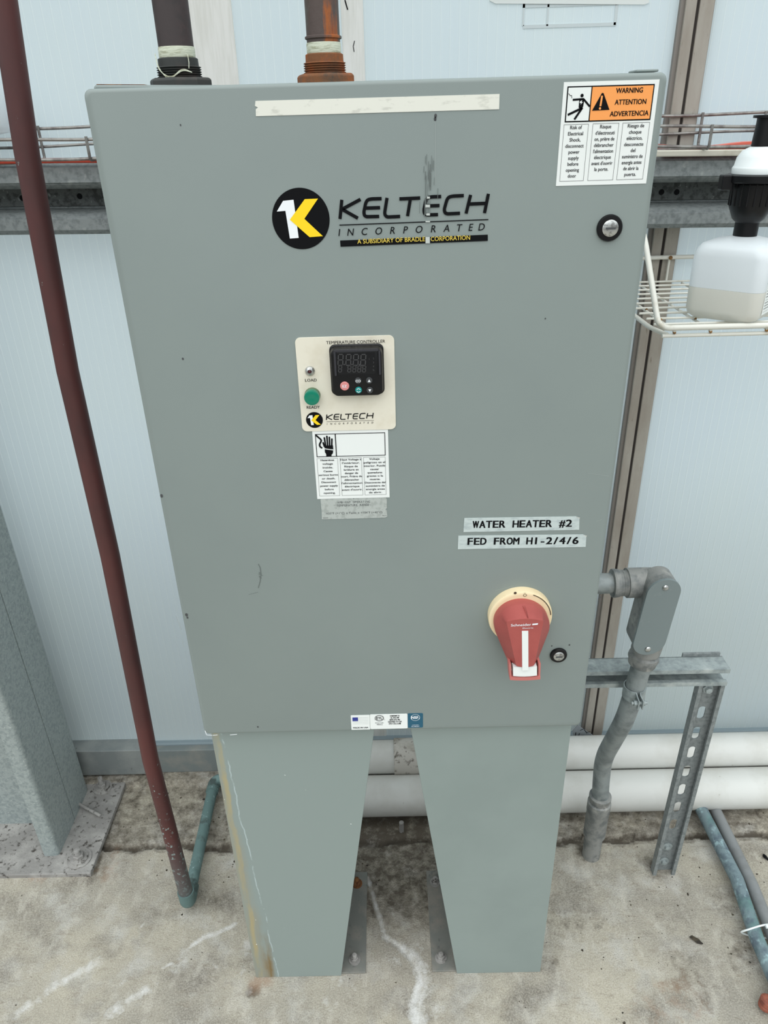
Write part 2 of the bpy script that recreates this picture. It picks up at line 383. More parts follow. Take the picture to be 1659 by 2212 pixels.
# ---------------------------------------------------------------- setting: floor
def seg_d(X, Y, pts):
    d = np.full(X.shape, 9.); tt = np.zeros(X.shape); tot = len(pts) - 1
    for i in range(tot):
        ax_, ay = pts[i]; bx, by = pts[i + 1]; vx, vy = bx - ax_, by - ay
        t = np.clip(((X - ax_) * vx + (Y - ay) * vy) / (vx * vx + vy * vy + 1e-12), 0, 1)
        q = np.hypot(X - ax_ - t * vx, Y - ay - t * vy); m_ = q < d; d = np.where(m_, q, d); tt = np.where(m_, (i + t) / tot, tt)
    return d, tt
def fz(u, v): p = P(u, v, 2, 0.); return (p.x, p.y)
def fzz(pts, ox, oy, k): return [fz(ox + a / k, oy + b / k) for a, b in pts]
def make_floor():
    xs = np.concatenate([[-4, -2.5, -1.8], np.arange(-1.3, 1.3, .004), [1.6, 2.5, 4]])
    ys = np.concatenate([[-4, -3, -2, -1.2, -.6, -.3], np.arange(-.15, .66, .004)])
    X, Y = np.meshgrid(xs, ys)
    wob = .006 * np.sin(X * 9 + 1) + .004 * np.sin(X * 31) + .0025 * np.sin(X * 83 + 2)
    e1 = .330 + wob; e2 = .352 + .5 * wob + .003 * np.sin(X * 57); e3 = .535 + .003 * np.sin(X * 40)
    Z = np.zeros(X.shape); Z = np.where((Y > e1) & (Y < e2), -.020, Z); Z = np.where(Y >= e2, -.004, Z); Z = np.where(Y > e3, .016, Z)
    Z = Z + .0012 * np.sin(X * 5) * np.sin(Y * 7)
    Wt = np.zeros(X.shape); Dk = np.zeros(X.shape); Ru = np.zeros(X.shape)
    crack = fzz([(610, 820), (640, 920), (668, 1020), (690, 1090), (750, 1130), (800, 1180), (835, 1240), (850, 1290), (825, 1360), (810, 1400), (830, 1477)], 500, 1500, 2.074)
    d, t = seg_d(X, Y, crack); Wt = np.maximum(Wt, (.62 + .3 * t) * np.clip(1.25 - d / (.007 + .009 * t), 0, 1))
    Z = Z - .003 * np.exp(-(d / .003) ** 2)
    d2, t2 = seg_d(X - .012, Y, crack[4:]); Wt = np.maximum(Wt, .75 * np.clip(1.0 - d2 / .022, 0, 1))
    dk = fzz([(600, 815), (612, 900), (640, 1000)], 500, 1500, 2.074); d, t = seg_d(X, Y, dk); Dk = np.maximum(Dk, .9 * np.clip(1.1 - d / .011, 0, 1))
    for pts, r, a in (([(1130, 1750), (1200, 1700), (1280, 1680), (1385, 1622)], .010, .8), ([(1080, 1790), (1130, 1752)], .01, .7),
                      ([(580, 1850), (450, 1920), (330, 1990), (200, 2090), (100, 2150)], .018, .62), ([(870, 2010), (800, 2040), (740, 2080), (650, 2160)], .018, .68),
                      ([(960, 1880), (1000, 1860), (1050, 1870), (1040, 1900)], .006, .7), ([(830, 1640), (850, 1620)], .005, .7)):
        d, t = seg_d(X, Y, fzz(pts, 0, 1400, 2.725)); Wt = np.maximum(Wt, a * np.clip(1.1 - d / r, 0, 1))
    for pts, r, a in (([(730, 790), (560, 1330)], .012, .95), ([(640, 1180), (600, 1330)], .022, .6)):
        d, t = seg_d(X, Y, fzz(pts, 0, 1400, 2.725)); Dk = np.maximum(Dk, a * np.clip(1.1 - d / r, 0, 1))
    for (u, v), r, a in (((232, 1885), .04, .55), ((245, 1840), .03, .45), ((553, 2122), .022, 1.0), ((575, 2120), .018, .9), ((1470, 2150), .07, .45), ((1420, 2200), .08, .4), ((80, 1895), .03, .5)):
        x, y = fz(u, v); Ru = np.maximum(Ru, a * np.exp(-(((X - x) ** 2 + (Y - y) ** 2) / r ** 2)))
    for (u, v), r, a in (((1268, 1838), .035, 1.), ((1250, 1815), .03, 1.), ((1410, 1870), .04, .8), ((545, 2140), .016, .9), ((865, 1815), .05, 1.), ((470, 1945), .035, .45),
                         ((1605, 2060), .05, .6), ((1560, 1960), .04, .5), ((1480, 2110), .06, .5), ((1200, 1990), .06, .35), ((200, 1900), .02, .6), ((700, 1830), .08, .35),
                         ((1650, 1850), .010, .9), ((1300, 2000), .05, .3), ((1190, 2080), .03, .4)):
        x, y = fz(u, v); Dk = np.maximum(Dk, a * np.exp(-(((X - x) ** 2 + (Y - y) ** 2) / r ** 2)))
    rng = np.random.RandomState(3)
    for i in range(26):
        x = rng.uniform(-.6, .1); y = rng.uniform(-.1, .1); r = rng.uniform(.008, .03)
        Wt = np.maximum(Wt, rng.uniform(.3, .5) * np.exp(-(((X - x) ** 2 + (Y - y) ** 2) / r ** 2)))
    for i in range(46):
        x = rng.uniform(-.7, 1.0); y = rng.uniform(-.1, .32); r = rng.uniform(.012, .04)
        Dk = np.maximum(Dk, rng.uniform(.2, .42) * np.exp(-(((X - x) ** 2 * rng.uniform(.5, 1.5) + (Y - y) ** 2) / r ** 2)))
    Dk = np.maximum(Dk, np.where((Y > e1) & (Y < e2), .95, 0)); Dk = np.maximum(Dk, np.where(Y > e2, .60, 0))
    Dk = np.maximum(Dk, np.where((Y > .35), .95 * np.exp(-((X - .03) / .33) ** 4), 0)); Dk = np.maximum(Dk, .78 * np.exp(-((X) / .28) ** 4 - ((Y - .27) / .16) ** 4))  # cabinet shade painted in with the dirt, on the floor under and behind it
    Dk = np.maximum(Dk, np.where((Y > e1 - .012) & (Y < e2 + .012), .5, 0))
    nx, ny = len(xs), len(ys); n = nx * ny
    me = bpy.data.meshes.new('floor'); me.vertices.add(n); me.vertices.foreach_set('co', np.stack([X, Y, Z], -1).reshape(-1))
    i = (np.arange(ny - 1)[:, None] * nx + np.arange(nx - 1)[None]).reshape(-1)
    q = np.stack([i, i + 1, i + nx + 1, i + nx], 1).reshape(-1)
    me.loops.add(len(q)); me.loops.foreach_set('vertex_index', q.astype(np.int32))
    me.polygons.add(len(i)); me.polygons.foreach_set('loop_start', (np.arange(len(i)) * 4).astype(np.int32)); me.update(); me.validate()
    at = me.attributes.new('stain_shade', 'FLOAT_COLOR', 'POINT'); at.data.foreach_set('color', np.stack([Wt, Dk, Ru, np.ones_like(Wt)], -1).reshape(-1).astype(np.float32))
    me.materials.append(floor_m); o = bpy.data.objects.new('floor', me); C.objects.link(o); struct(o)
make_floor()

# ---------------------------------------------------------------- setting: wall
wall = struct(M().box(-4, 4, .59, .64, 3.0, 3.08).build('wall_back', strip_m, org=(0, .6, 0)))      # head rail holding the fluted sheets
for a, b in ((-3.9, -.318), (-.240, -.057), (-.019, .512), (.568, 3.9)):
    M().add([(a, .606, .095), (a, .5985, .095), (b, .5985, .095), (b, .606, .095), (a, .5985, 3.0), (b, .5985, 3.0)], [(1, 2, 5, 4), (0, 1, 2, 3)]).build('panel', panel_m, wall)
struct(M().box(-.318, -.240, .5975, .6065, .10, 3.0).build('trim_1', strip_m, bevel=.002))
struct(M().box(-.057, -.019, .5975, .6065, .10, 3.0).build('trim_2', strip_m, bevel=.002))
t3 = struct(M().box(.512, .570, .590, .612, .08, 3.0).build('trim_3', alum_dark, bevel=.002))
M().box(.519, .5375, .584, .5905, .08, 3.0).build('cover_strip', alum, t3, bevel=.0015)
M().box(.5425, .567, .584, .5905, .08, 3.0).build('cover_strip', alum, t3, bevel=.0015)
M().box(.5375, .5425, .5875, .5905, .08, 3.0).build('seal', seal, t3)
# bottom track and sill of the wall
t4 = struct(M().box(-4, 4, .585, .606, .088, .104).build('trim_4', mat('blue grey bottom track', srgb(128, 142, 148), .5), bevel=.003))
sill_m = mat('galvanised sill', srgb(150, 154, 152), .6, .15, [(srgb(128, 134, 134), 9, .4, .6), (srgb(88, 84, 78), 60, .68, .76)], (60, .2, .002))
t5 = struct(M().box(-1.6, -.664, .556, .60, .022, .112).build('trim_5', sill_m, bevel=.002))
t6 = struct(M().box(-.664, 4, .566, .604, .016, .098).build('trim_6', mat('grey sill', srgb(120, 128, 128), .6, .15, [(srgb(142, 142, 136), 12, .5, .7)], (60, .2, .002)), bevel=.002))
M().box(-4, 4, .605, .66, -.02, .1).build('trim_7', floor_m); struct(bpy.data.objects['trim_7'])

# unseen ground and low wall, added outside to shade the lower fluted sheets
struct(M().box(-6, 6, .66, 8, -.10, -.05).build('floor_outside_added', mat('added outside soil', srgb(92, 84, 68), .9, 0, [(srgb(70, 74, 50), 4, .4, .6)])))
struct(M().box(-6, 6, 1.15, 1.35, -.05, 1.0).build('wall_outside_shade', mat('added shade wall', srgb(120, 116, 108), .9, 0, [(srgb(96, 94, 88), 6, .4, .6)])))

# ruined sticker outline on the wall
m = M()
for a, b, c, d in ((1130, 8, 1332, 11), (1130, 54, 1330, 56), (1130, 8, 1132, 56), (1183, 8, 1184, 56), (1330, 8, 1332, 54)):
    p, q = D(a, b, .597), D(c, d, .597); m.box(p[0], q[0], .5972, .5986, q[1], p[1])
tag(m.build('tape_outline', residue), 'faint rectangular outline of torn-off tape on wall panel above cabinet', 'residue')
m = M(); m.prism([D(1058, -30, .597), D(1402, -30, .597), D(1402, 6, .597), D(1392, 10, .597), D(1070, 8, .597), D(1058, 2, .597)], .596, .5986)
tag(m.build('wall_plate', mat('translucent plate', srgb(216, 222, 220), .4)), 'pale flat plate on wall panel at top edge, above the torn tape outline', 'plate')
m = M(); stroke(m, [D(745, 0, .597), D(751, 21, .597)], .002, .5968); m.v = [(x, y, z) for x, y, z in m.v]
stroke(m, [D(766, 88, .597), D(763, 100, .597), D(765, 112, .597)], .0012, .5968)
tag(m.build('scuff_marks', black_matt), 'thin dark scuff marks on white strip right of rusty pipe', 'scuff', kind='stuff')

# ---------------------------------------------------------------- galvanised girt rail (hat profile)
rail = thing('girt_rail', 'horizontal galvanised steel girt running behind the grey cabinet', 'rail', (0, .6, 1.42))
def hat(z0, z1):
    zz = z1 - z0
    f = [(.597, z1), (.522, z1), (.512, z1 - .006), (.510, z1 - .030), (.518, z1 - .037), (.574, z1 - .042), (.578, z1 - .046), (.578, z0 + .042), (.574, z0 + .036), (.520, z0 + .031), (.512, z0 + .026),
         (.512, z0 + .008), (.520, z0), (.597, z0)]
    b = [(y + .003, z + (-.003 if z > (z0 + z1) / 2 else .003)) for y, z in f]
    return f + b[::-1]
def railx(x, dz=0): return dz
m = M(); n = 14; pf = hat(1.430, 1.546)
pa = [(y, z + .0) for y, z in pf]
m.add([(-1.7, y, z + .015) for y, z in pa] + [(1.7, y, z - .040) for y, z in pa],
      [(j, j + len(pa), (j + 1) % len(pa) + len(pa), (j + 1) % len(pa)) for j in range(len(pa))])
m.build('rail_profile', galv_dark, rail, smooth=True)
wv = [(-1.7, 1.495 + .015), (1.7, 1.495 - .040)]
M().add([(x, y, z + dz_ + (.0) ) for x, zc0 in ((-1.7, .015), (1.7, -.040)) for y in (.5725, .5775) for dz_, z in ((zc0, 1.4725), (zc0, 1.5025))], [(0, 1, 3, 2), (4, 6, 7, 5), (0, 4, 5, 1), (2, 3, 7, 6), (0, 2, 6, 4), (1, 5, 7, 3)]).build('rail_shade_web', mat('grimy shaded galvanised web', srgb(96, 100, 98), .75, .05, [(srgb(62, 64, 62), 90, .46, .6), (srgb(140, 144, 142), 120, .62, .7)], (140, .4, .003)), rail)  # added dark plate: recess shade put into its colour, along with grime speckles
def bolt_hole(u, v, r=.004):
    p = P(u, v, 1, .572); M().lathe((p.x, .5730, p.z), (0, -1, 0), [(r, 0), (r, .0012)], 14).build('bolt_hole', black_matt, rail)
for u, v in ((172, 424), (48, 428), (1434, 381), (1466, 382), (1429, 415), (1462, 415)): bolt_hole(u, v, .005)

# ---------------------------------------------------------------- wire cable tray
def tray(name, x0, x1, lab, dz0, dz1, crosses):
    t = thing(name, lab, 'cable tray', ((x0 + x1) / 2, .53, 1.54), 'wire cable tray runs')
    def dz(x): return dz0 + (dz1 - dz0) * (x - x0) / (x1 - x0)
    for y, z, r, ph in ((.48, 1.574, .0026, 0), (.48, 1.545, .0026, 1), (.58, 1.592, .0026, 2), (.58, 1.563, .0024, 3), (.512, 1.5400, .0022, 4), (.548, 1.5400, .0022, 5)):
        pts = [(x, y, z + dz(x) + .0018 * math.sin(x * 17 + ph)) for x in np.linspace(x0, x1, 40)]
        M().tube(pts, r, 8).build('long_wire', wirem, t, smooth=True)
    for yx, side in crosses:
        x = yx
        if side == 'f': pts = fillet([(x, .4765, 1.577 + dz(x)), (x, .4765, 1.5415 + dz(x)), (x, .53, 1.5415 + dz(x))], .006)
        else: pts = fillet([(x, .5765, 1.595 + dz(x)), (x, .5765, 1.5415 + dz(x)), (x, .53, 1.5415 + dz(x))], .006)
        M().tube(pts, .0026, 8).build('cross_wire', wirem, t, smooth=True)
    return t
tray('cable_tray', -1.1, -.38, 'left run of wire cable tray on girt, crossing behind the dark red pipe', .006, .006, [(-.483, 'f'), (-.60, 'b'), (-.70, 'f'), (-.9, 'f')])
tray('cable_tray', .36, 1.2, 'right run of wire cable tray on girt above the white wire shelf', -.001, -.009, [(.553, 'f'), (.573, 'b'), (.684, 'b'), (.664, 'f'), (.80, 'f'), (.9, 'b'), (.45, 'f')])
tag(M().tube([(x, .506, 1.5460 - (x + .5) * .0162 + .0004 * math.sin(x * 20)) for x in np.linspace(-1.1, -.4, 20)], .0042, 12).build('hose', orange_hose, smooth=True), 'orange red hose lying in cable tray left of the cabinet', 'hose')
m = M(); a = P(1432, 326, 1, .51); xs_ = np.linspace(a.x, .72, 12)
m.ring_tube([[(x, .514, 1.5320), (x, .514, 1.5455 - .005 * math.sin(min(1, (x - a.x) / .14) * PI)), (x, .54, 1.5455 - .005 * math.sin(min(1, (x - a.x) / .14) * PI)), (x, .54, 1.5320)] for x in xs_])
tag(m.build('red_strip', red_sheet), 'flat faded red strip lying in cable tray right of the cabinet', 'strip')
a = P(1420, 325, 1, .5)
tag(M().lathe((.449, .5, 1.533), (1, 0, 0), [(.004, 0), (.0075, .002), (.0075, .016), (.005, .018)], 16).build('black_plug', black, smooth=True), 'small black plug at the end of the faded red strip', 'plug')

# ---------------------------------------------------------------- galvanised column on base plate
bp = M(); bp.box(-1.7, -.737, .262, .585, -.001, .013)
tag(bp.build('base_plate', galv_dirty, bevel=.002), 'grimy galvanised base plate bolted to floor under the left column', 'plate')
col_t = thing('steel_column', 'galvanised steel column standing on base plate at left edge', 'column', (-.85, .43, .013))
ZT = 2.6; cx_ = -.832
lip = fillet([(cx_ - .036, .312, 0), (cx_, .312, 0), (cx_, .4165, 0)], .012, 6)
ins = fillet([(cx_ - .036, .317, 0), (cx_ - .005, .317, 0), (cx_ - .005, .4165, 0)], .009, 6)
poly = [(p.x, p.y) for p in lip] + [(p.x, p.y) for p in ins[::-1]]
M().extrude(poly, lambda p, q, t: (p, q, t), .013, ZT).build('front_channel', galv_col, col_t, smooth=True)
lip = fillet([(cx_ - .036, .520, 0), (cx_, .520, 0), (cx_, .4195, 0)], .012, 6); ins = fillet([(cx_ - .036, .515, 0), (cx_ - .005, .515, 0), (cx_ - .005, .4195, 0)], .009, 6)
poly = [(p.x, p.y) for p in lip] + [(p.x, p.y) for p in ins[::-1]]
M().extrude(poly, lambda p, q, t: (p, q, t), .013, ZT).build('rear_channel', galv_col, col_t, smooth=True)
M().box(-1.5, cx_ - .005, .410, .418, .013, ZT).build('web_plate', galv_col, col_t)
M().box(-1.5, -1.46, .312, .410, .013, ZT).build('far_flange', galv_col, col_t)
def anchor(name, x, y, z, s_, lab, m1=galv_dirty, tall=1.):
    t = thing(name, lab, 'bolt', (x, y, z))
    M().lathe((x, y, z), (0, 0, 1), [(.029 * s_, 0), (.029 * s_, .003), (.0, .0031)], 28).build('washer', m1, t, smooth=True)
    M().lathe((x, y, z + .003), (0, 0, 1), [(.021 * s_, 0), (.021 * s_, .003), (.0, .0031)], 28).build('washer', m1, t, smooth=True)
    M().lathe((x, y, z + .006), (0, 0, 1), [(.013 * s_, 0), (.013 * s_, .010), (.011 * s_, .012), (0, .0121)], 6).build('hex_nut', m1, t)
    pr = []
    for k in range(int(8 * tall)): pr += [(.0062 * s_, .002 * k), (.0072 * s_, .002 * k + .001)]
    M().lathe((x, y, z + .016), (0, 0, 1), pr + [(.004 * s_, pr[-1][1] + .001)], 16).build('threaded_rod', m1, t, smooth=True)
    return t
p = P(172, 1855, 2, .013); anchor('anchor_bolt', p.x, p.y, .013, 1., 'large anchor bolt with stacked washers on front corner of base plate')
p = P(222, 1702, 2, .013); anchor('anchor_bolt', p.x, p.y, .013, .85, 'anchor bolt with round washer half under the wall sill', tall=1.6)
a = P(147, 1722, 2, .03); b = P(217, 1762, 2, .018)
tag(M().tube([a, (a + b) / 2 + Vector((0, 0, -.002)), b], .0042, 10).build('metal_rod', galv_dirty, smooth=True), 'short dusty rod lying from column onto base plate', 'rod')

# ---------------------------------------------------------------- white pvc pipes along the wall
def hpipe(x0, x1, y, z, r, mm, name, lab, coup):
    t = thing(name, lab, 'pipe', (x0, y, z - r))
    M().lathe((x0, y, z), (1, 0, 0), [(r - .004, 0), (r, .002), (r, x1 - x0 - .002), (r - .004, x1 - x0)], 40).build('pipe_run', mm, t, smooth=True)
    for c0, c1 in coup: M().lathe((c0, y, z), (1, 0, 0), [(r, 0), (r + .004, .001), (r + .004, c1 - c0 - .001), (r, c1 - c0)], 40).build('coupling', pvc_dirty, t, smooth=True)
    return t
FP = P(1400, 1701, 1, .44); zc = FP.z
hpipe(-.31, 2.2, .440, .0525, .051, pvc, 'white_pipe', 'front white plastic pipe lying on floor behind the conduit and strut frame', [])
hpipe(-.31, 2.2, .514, .1125, .043, pvc, 'white_pipe', 'rear white plastic pipe against the wall, above and behind the front one', [(.0, .14)])
M().tube([(.015, .375, -.003), (.015, .375, .03)], .006, 10).build('floor_stud', galv_dirty, smooth=True)
tag(bpy.data.objects['floor_stud'], 'short bolt stub in dark floor strip seen between the cabinet legs', 'bolt')

# ---------------------------------------------------------------- vertical dark red pipe and its green return
pt = thing('vertical_pipe', 'tall dark red oxidised pipe left of the cabinet, greened near the floor', 'pipe', (-.478, .173, .02))
top = P(5, -20, 1, .173); bot = Vector((-.478, .173, .035)); d = (top - bot); 
mid = P(148, 800, 1, .173)
M().tube([bot + Vector((0, 0, .02)), P(325, 1640, 1, .173), P(238, 1200, 1, .173), P(146, 800, 1, .173), P(58, 330, 1, .173), top, top + (top - P(58, 330, 1, .173)) * 2], .0158, 24).build('pipe_run', copper, pt, smooth=True)
bb = P(452, 1700, 2, .03)
el = fillet([(-.478, .173, .062), (-.479, .173, .026), (-.4805, .215, .026)], .022, 10)
M().tube(el, .0175, 24).build('elbow', verdi, pt, smooth=True)
M().tube([(-.478, .173, .062), (-.478, .173, .068)], .0185, 24).build('elbow_collar', verdi, pt, smooth=True)
end = Vector((-.487, .495, .028))
M().tube([(-.4805, .205, .026), end], .0138, 20).build('return_pipe', verdi, pt, smooth=True)
el2 = fillet([end - Vector((0, .012, 0)), end + Vector((.001, .030, 0)), end + Vector((.06, .032, 0))], .024, 10)
M().tube(el2, .0165, 20).build('elbow', verdi, pt, smooth=True)
M().tube([end + Vector((.05, .031, 0)), (-.34, .527, .028)], .0138, 18).build('tail_pipe', verdi, pt, smooth=True)

# ---------------------------------------------------------------- threaded pipes out of the cabinet top
def toppipe(name, lab, x, y, r, pm, nm, tilt, tape_z, nutr, sq=False):
    t = thing(name, lab, 'pipe', (x, y, 1.636))
    k = 2 * PI / 12
    M().lathe((x, y, 1.630), (0, 0, 1), [(nutr - .002, 0), (nutr, .002), (nutr, .012), (nutr - .003, .0145)], 6 if sq else 8).build('lock_nut', nm, t, smooth=False, bevel=.001)
    pr = []; z = .012
    while z < .026: pr += [(r + .0035, z), (r + .0058, z + .0012)]; z += .0024
    pr += [(r + .003, z), (r + .0028, z + .0075), (r + .0012, z + .0085)]
    M().lathe((x, y, 1.630), (0, 0, 1), pr, 32).build('threaded_nipple', nm, t, smooth=False)
    zt = 1.630 + z + .0085
    a = Vector((x, y, zt)); tp = Vector((x, y, zt)) + Vector((tilt[0], tilt[1], 1)) * 1.0
    dd = (tp - a).normalized()
    M().tube([a, a + dd * .002, a + dd * .009, a + dd * .011], [r + .0003, r + .0008, r + .0007, r + .0003], 28).build('sealing_tape', tape_m, t, smooth=True)
    M().tube([a, a + dd * .9], r, 28).build('pipe_run', pm, t, smooth=True)
    return t, zt
XA = P(387, 150, 1, .13).x; XB = P(702, 150, 1, .13).x
ta, zt = toppipe('threaded_pipe', 'black iron pipe with stringy white tape rising from cabinet top', XA, .13, .0205, iron_black, mat('black reducer', srgb(48, 50, 48), .6, 0, [(srgb(66, 58, 54), 30, .5, .7)]), (0, 0), 0, .037)
for k in range(3):
    o_ = .0006 * k
    pts = [(XA - .0215, .112, zt + .004), (XA - .019, .1075, zt - .010 - k * .002), (XA - .008 + k * .002, .104, zt - .024 + k * .0012), (XA + .010, .1035, 1.6575 - .006 + k * .001), (XA + .0215, .099, 1.6485)]
    M().tube(fillet(pts, .008, 5), .00045, 5).build('tape_thread', tape_m, ta, smooth=True)
M().tube([(XA + .016, .1135, zt + .002), (XA + .017, .1105, zt - .006), (XA + .0165, .1085, zt - .012)], .0005, 5).build('tape_thread', tape_m, ta)
tb, zt2 = toppipe('threaded_pipe', 'rust-streaked iron pipe rising from cabinet top, right of the black one', XB, .13, .0195, iron_rust, mat('rusted nipple', srgb(118, 76, 46), .85, 0, [(srgb(150, 84, 40), 40, .45, .6), (srgb(72, 66, 56), 18, .52, .66)], (150, .4, .002)), (0, 0), 0, .036, True)
M().lathe((XB, .13, zt2 + .014), (0, 0, 1), [(.0198, 0), (.0215, .001), (.0215, .003), (.0198, .004)], 28).build('pipe_collar', iron_rust, tb, smooth=True)

# ---------------------------------------------------------------- the cabinet
W2 = .3075; ZB = .7140; ZD = 1.6310
cab = thing('heater_cabinet', 'large grey enamelled steel water heater cabinet standing on two splayed legs', 'cabinet', (0, .135, 0))
body_m = grey_paint
M().box(-W2 + .004, W2 - .004, .019, .262, ZB + .006, ZD - .002).build('body', body_m, cab, bevel=.004)
m = M(); m.prism([(-W2 + .006, ZD - .02), (.20, ZD - .02), (.20, ZD - .002), (-.12, ZD - .0005), (-W2 + .009, ZD + .0042), (-W2 + .006, ZD + .0025)], .0185, .030); m.build('top_lip', body_m, cab, bevel=.002)
q0 = D(1372, 152, .02); q1 = D(1421, 152, .02)
M().box(q0[0], q1[0], .016, .045, ZD + .001, q0[1] + .0005).build('latch_tab', body_m, cab, bevel=.002)
dp = rrect(-W2, W2, ZB, ZD, .008, 5)
door = M(); N = len(dp)
rings = []
for ins_, y in ((0.0, .018), (0.0, .0042), (.0008, .0018), (.0020, .0006), (.004, .0)):
    rings.append([(x * (1 - ins_ / W2), y, (z - (ZB + ZD) / 2) * (1 - ins_ / .457) + (ZB + ZD) / 2) for x, z in dp])
door.ring_tube(rings); door = door.build('door', body_m, cab, smooth=True)
# rust and chips
m = M(); m.prism([(-W2 + .009, ZD + .0030), (-W2 + .060, ZD + .0020), (-W2 + .060, ZD + .0035), (-W2 + .009, ZD + .0050)], .022, .034); m.build('rust_patch', rustm, cab)
m = M()
for i in range(16):
    x = W2 - .004 - random.random() * .030; z = ZB - .004 + random.uniform(-.006, .005); s_ = random.uniform(.0012, .003)
    m.lathe((x, .0175 if z < ZB else -.0006, z), (random.uniform(-.3, .3), -1, random.uniform(-.3, .3)), [(s_, 0), (s_ * 1.1, .0008), (s_ * .4, .0018)], 6)
o = m.build('rust_flakes', rustm, cab); o['kind'] = 'stuff'
m = M()
for a, b in (((443, 1578), (446, 1586)), ((446, 1587), (459, 1588)), ((460, 1588), (470, 1587)), ((497, 1587), (512, 1586))):
    stroke(m, [D(*a), D(*b)], .0011, -.0004)
for u, v in ((349, 1072), (350, 1078)): pass
m.build('paint_chip', white_p, cab)['kind'] = 'stuff'
m = M()
for u, v, r in ((349, 1071, .0020), (403, 1328, .0022), (405, 1334, .0015), (395, 775, .0012), (1192, 1395, .001), (1296, 1290, .0012), (1230, 1393, .0012), (557, 1570, .0014), (1230, 208, .0020), (1233, 206, .0014), (941, 250, .0015), (940, 257, .0015), (390, 270, .0008), (1178, 688, .0008)):
    x, z = D(u, v); m.flat(circ(x, z, r, 8, 1, 1.4), -.0003)
m.build('paint_nick', grey_print, cab)['kind'] = 'stuff'
scratch_m = mat('grey scuff', srgb(98, 106, 104), .5)
m = M()
stroke(m, [D(558, 1218), D(562, 1226), D(564, 1240), D(562, 1256), D(558, 1270)], .0012, -.0003)
for k in range(7): x, z = D(562 + random.uniform(-4, 3), 1236 + k * 2); stroke(m, [(x, z), (x + .003, z - .001)], .0008, -.00028)
for k in range(5): x, z = D(538 + k * 4, 1284 - k * 1); stroke(m, [(x, z), (x + .002, z + .0003)], .0005, -.00028)
for k in range(26):
    u = random.gauss(928, 9); v0 = random.uniform(330, 440); L_ = random.uniform(14, 46)
    stroke(m, [D(u, v0), D(u - .6, v0 + L_)], random.uniform(.0003, .0009), -.0010 - .00002 * k)
m.build('scuff_mark', scratch_m, cab)['kind'] = 'stuff'
light_scuff = mat('pale scuff', srgb(162, 170, 168), .5)
m = M()
for (a, b) in (((1288, 1126), (1300, 1122)), ((1070, 1275), (1110, 1265)), ((940, 250), (941, 400)), ((1270, 1022), (1315, 1028)), ((380, 1330), (392, 1360))): stroke(m, [D(*a), D(*b)], .0004, -.0003)
m.build('pale_scratch', light_scuff, cab)['kind'] = 'stuff'

# legs
def leg(sg, mm):
    o_ = M(); xo = -.3025 if sg < 0 else .2985
    xt = D(812, 1578, .018)[0] if sg < 0 else D(884, 1575, .018)[0]
    xb = -.1220 if sg < 0 else .1228; y0, y1 = .018, .2600; th = .003
    o_.prism([(xo, 0), (xb, 0), (xt, ZB + .004), (xo, ZB + .004)], y0, y0 + th)
    ob = o_.build('leg', mm, cab, org=(xo, .018, 0), bevel=.0008)
    return ob, xo, xt, xb
for sg in (-1, 1):
    L, xo, xt, xb = leg(sg, leg_stained if sg < 0 else mat('leg grey enamel', srgb(136, 148, 145), .42, 0, [(srgb(131, 143, 140), 4, .4, .6), (srgb(220, 224, 222), 120, .80, .81)], None))
    M().box(min(xo, xo - sg * .003), max(xo, xo - sg * .003), .021, .258, 0, ZB + .004).build('side_panel', body_m, L)
    M().prism([(xo, 0), (xb, 0), (xt, ZB + .004), (xo, ZB + .004)], .258, .261).build('rear_panel', body_m, L)
    xi = D(792, 2100, .02)[0] if sg < 0 else .068
    xi = -.070 if sg < 0 else .071
    xf = min(xo, xi), max(xo, xi)
    M().box(xf[0] + (.004 if sg < 0 else 0), xf[1] - (0 if sg < 0 else .004), .0215, .257, 0, .005).build('foot_plate', galv_dark if 0 else mat('dusty grey foot', srgb(116, 118, 113), .7, 0, [(srgb(136, 132, 124), 20, .45, .65), (srgb(90, 92, 90), 60, .6, .72)]), L, bevel=.001)
    xh = -.094 if sg < 0 else .091
    for yy, mm2 in ((.048, galv_dirty), (.226, rustm if sg < 0 else galv_dirty)):
        mb = M(); mb.lathe((xh, yy, .005), (0, 0, 1), [(.0125, 0), (.0125, .002), (0, .0021)], 24); mb.build('foot_washer', mm2, L, smooth=True)
        mb = M(); mb.lathe((xh, yy, .007), (0, 0, 1), [(.0085, 0), (.0085, .0075), (.0074, .0085), (0, .0086)], 6)
        mb.lathe((xh, yy, .0155), (0, 0, 1), [(.0048, 0), (.0054, .002), (.0048, .004), (.0054, .006), (.0048, .009 if sg < 0 else .006), (.003, .010 if sg < 0 else .007)], 12); mb.build('foot_bolt', mm2, L)

# ---- labels on the door
YS = -.0006; YP = -.0009; YQ = -.0012
def sticker(name, poly, mm, label=None, th=.0006): return M().prism(poly, -th, .0005).build(name, mm, cab, tri=True, org=(sum(p[0] for p in poly) / len(poly), 0, min(p[1] for p in poly)), label=label)
# blank strip
a, b, c, d = D(552, 218), D(1079, 203), D(1078, 236), D(553, 251)
st = sticker('blank_tape', [a, b, c, d, (d[0] + .0005, d[1] + .0065), (d[0] + .003, d[1] + .008), (d[0] + .0, d[1] + .0095)], cream_lab if 0 else mat('blank white tape', srgb(226, 226, 216), .45, 0, [(srgb(206, 206, 196), 50, .56, .66, (1, 1, 3))]), 'long blank white tape strip')

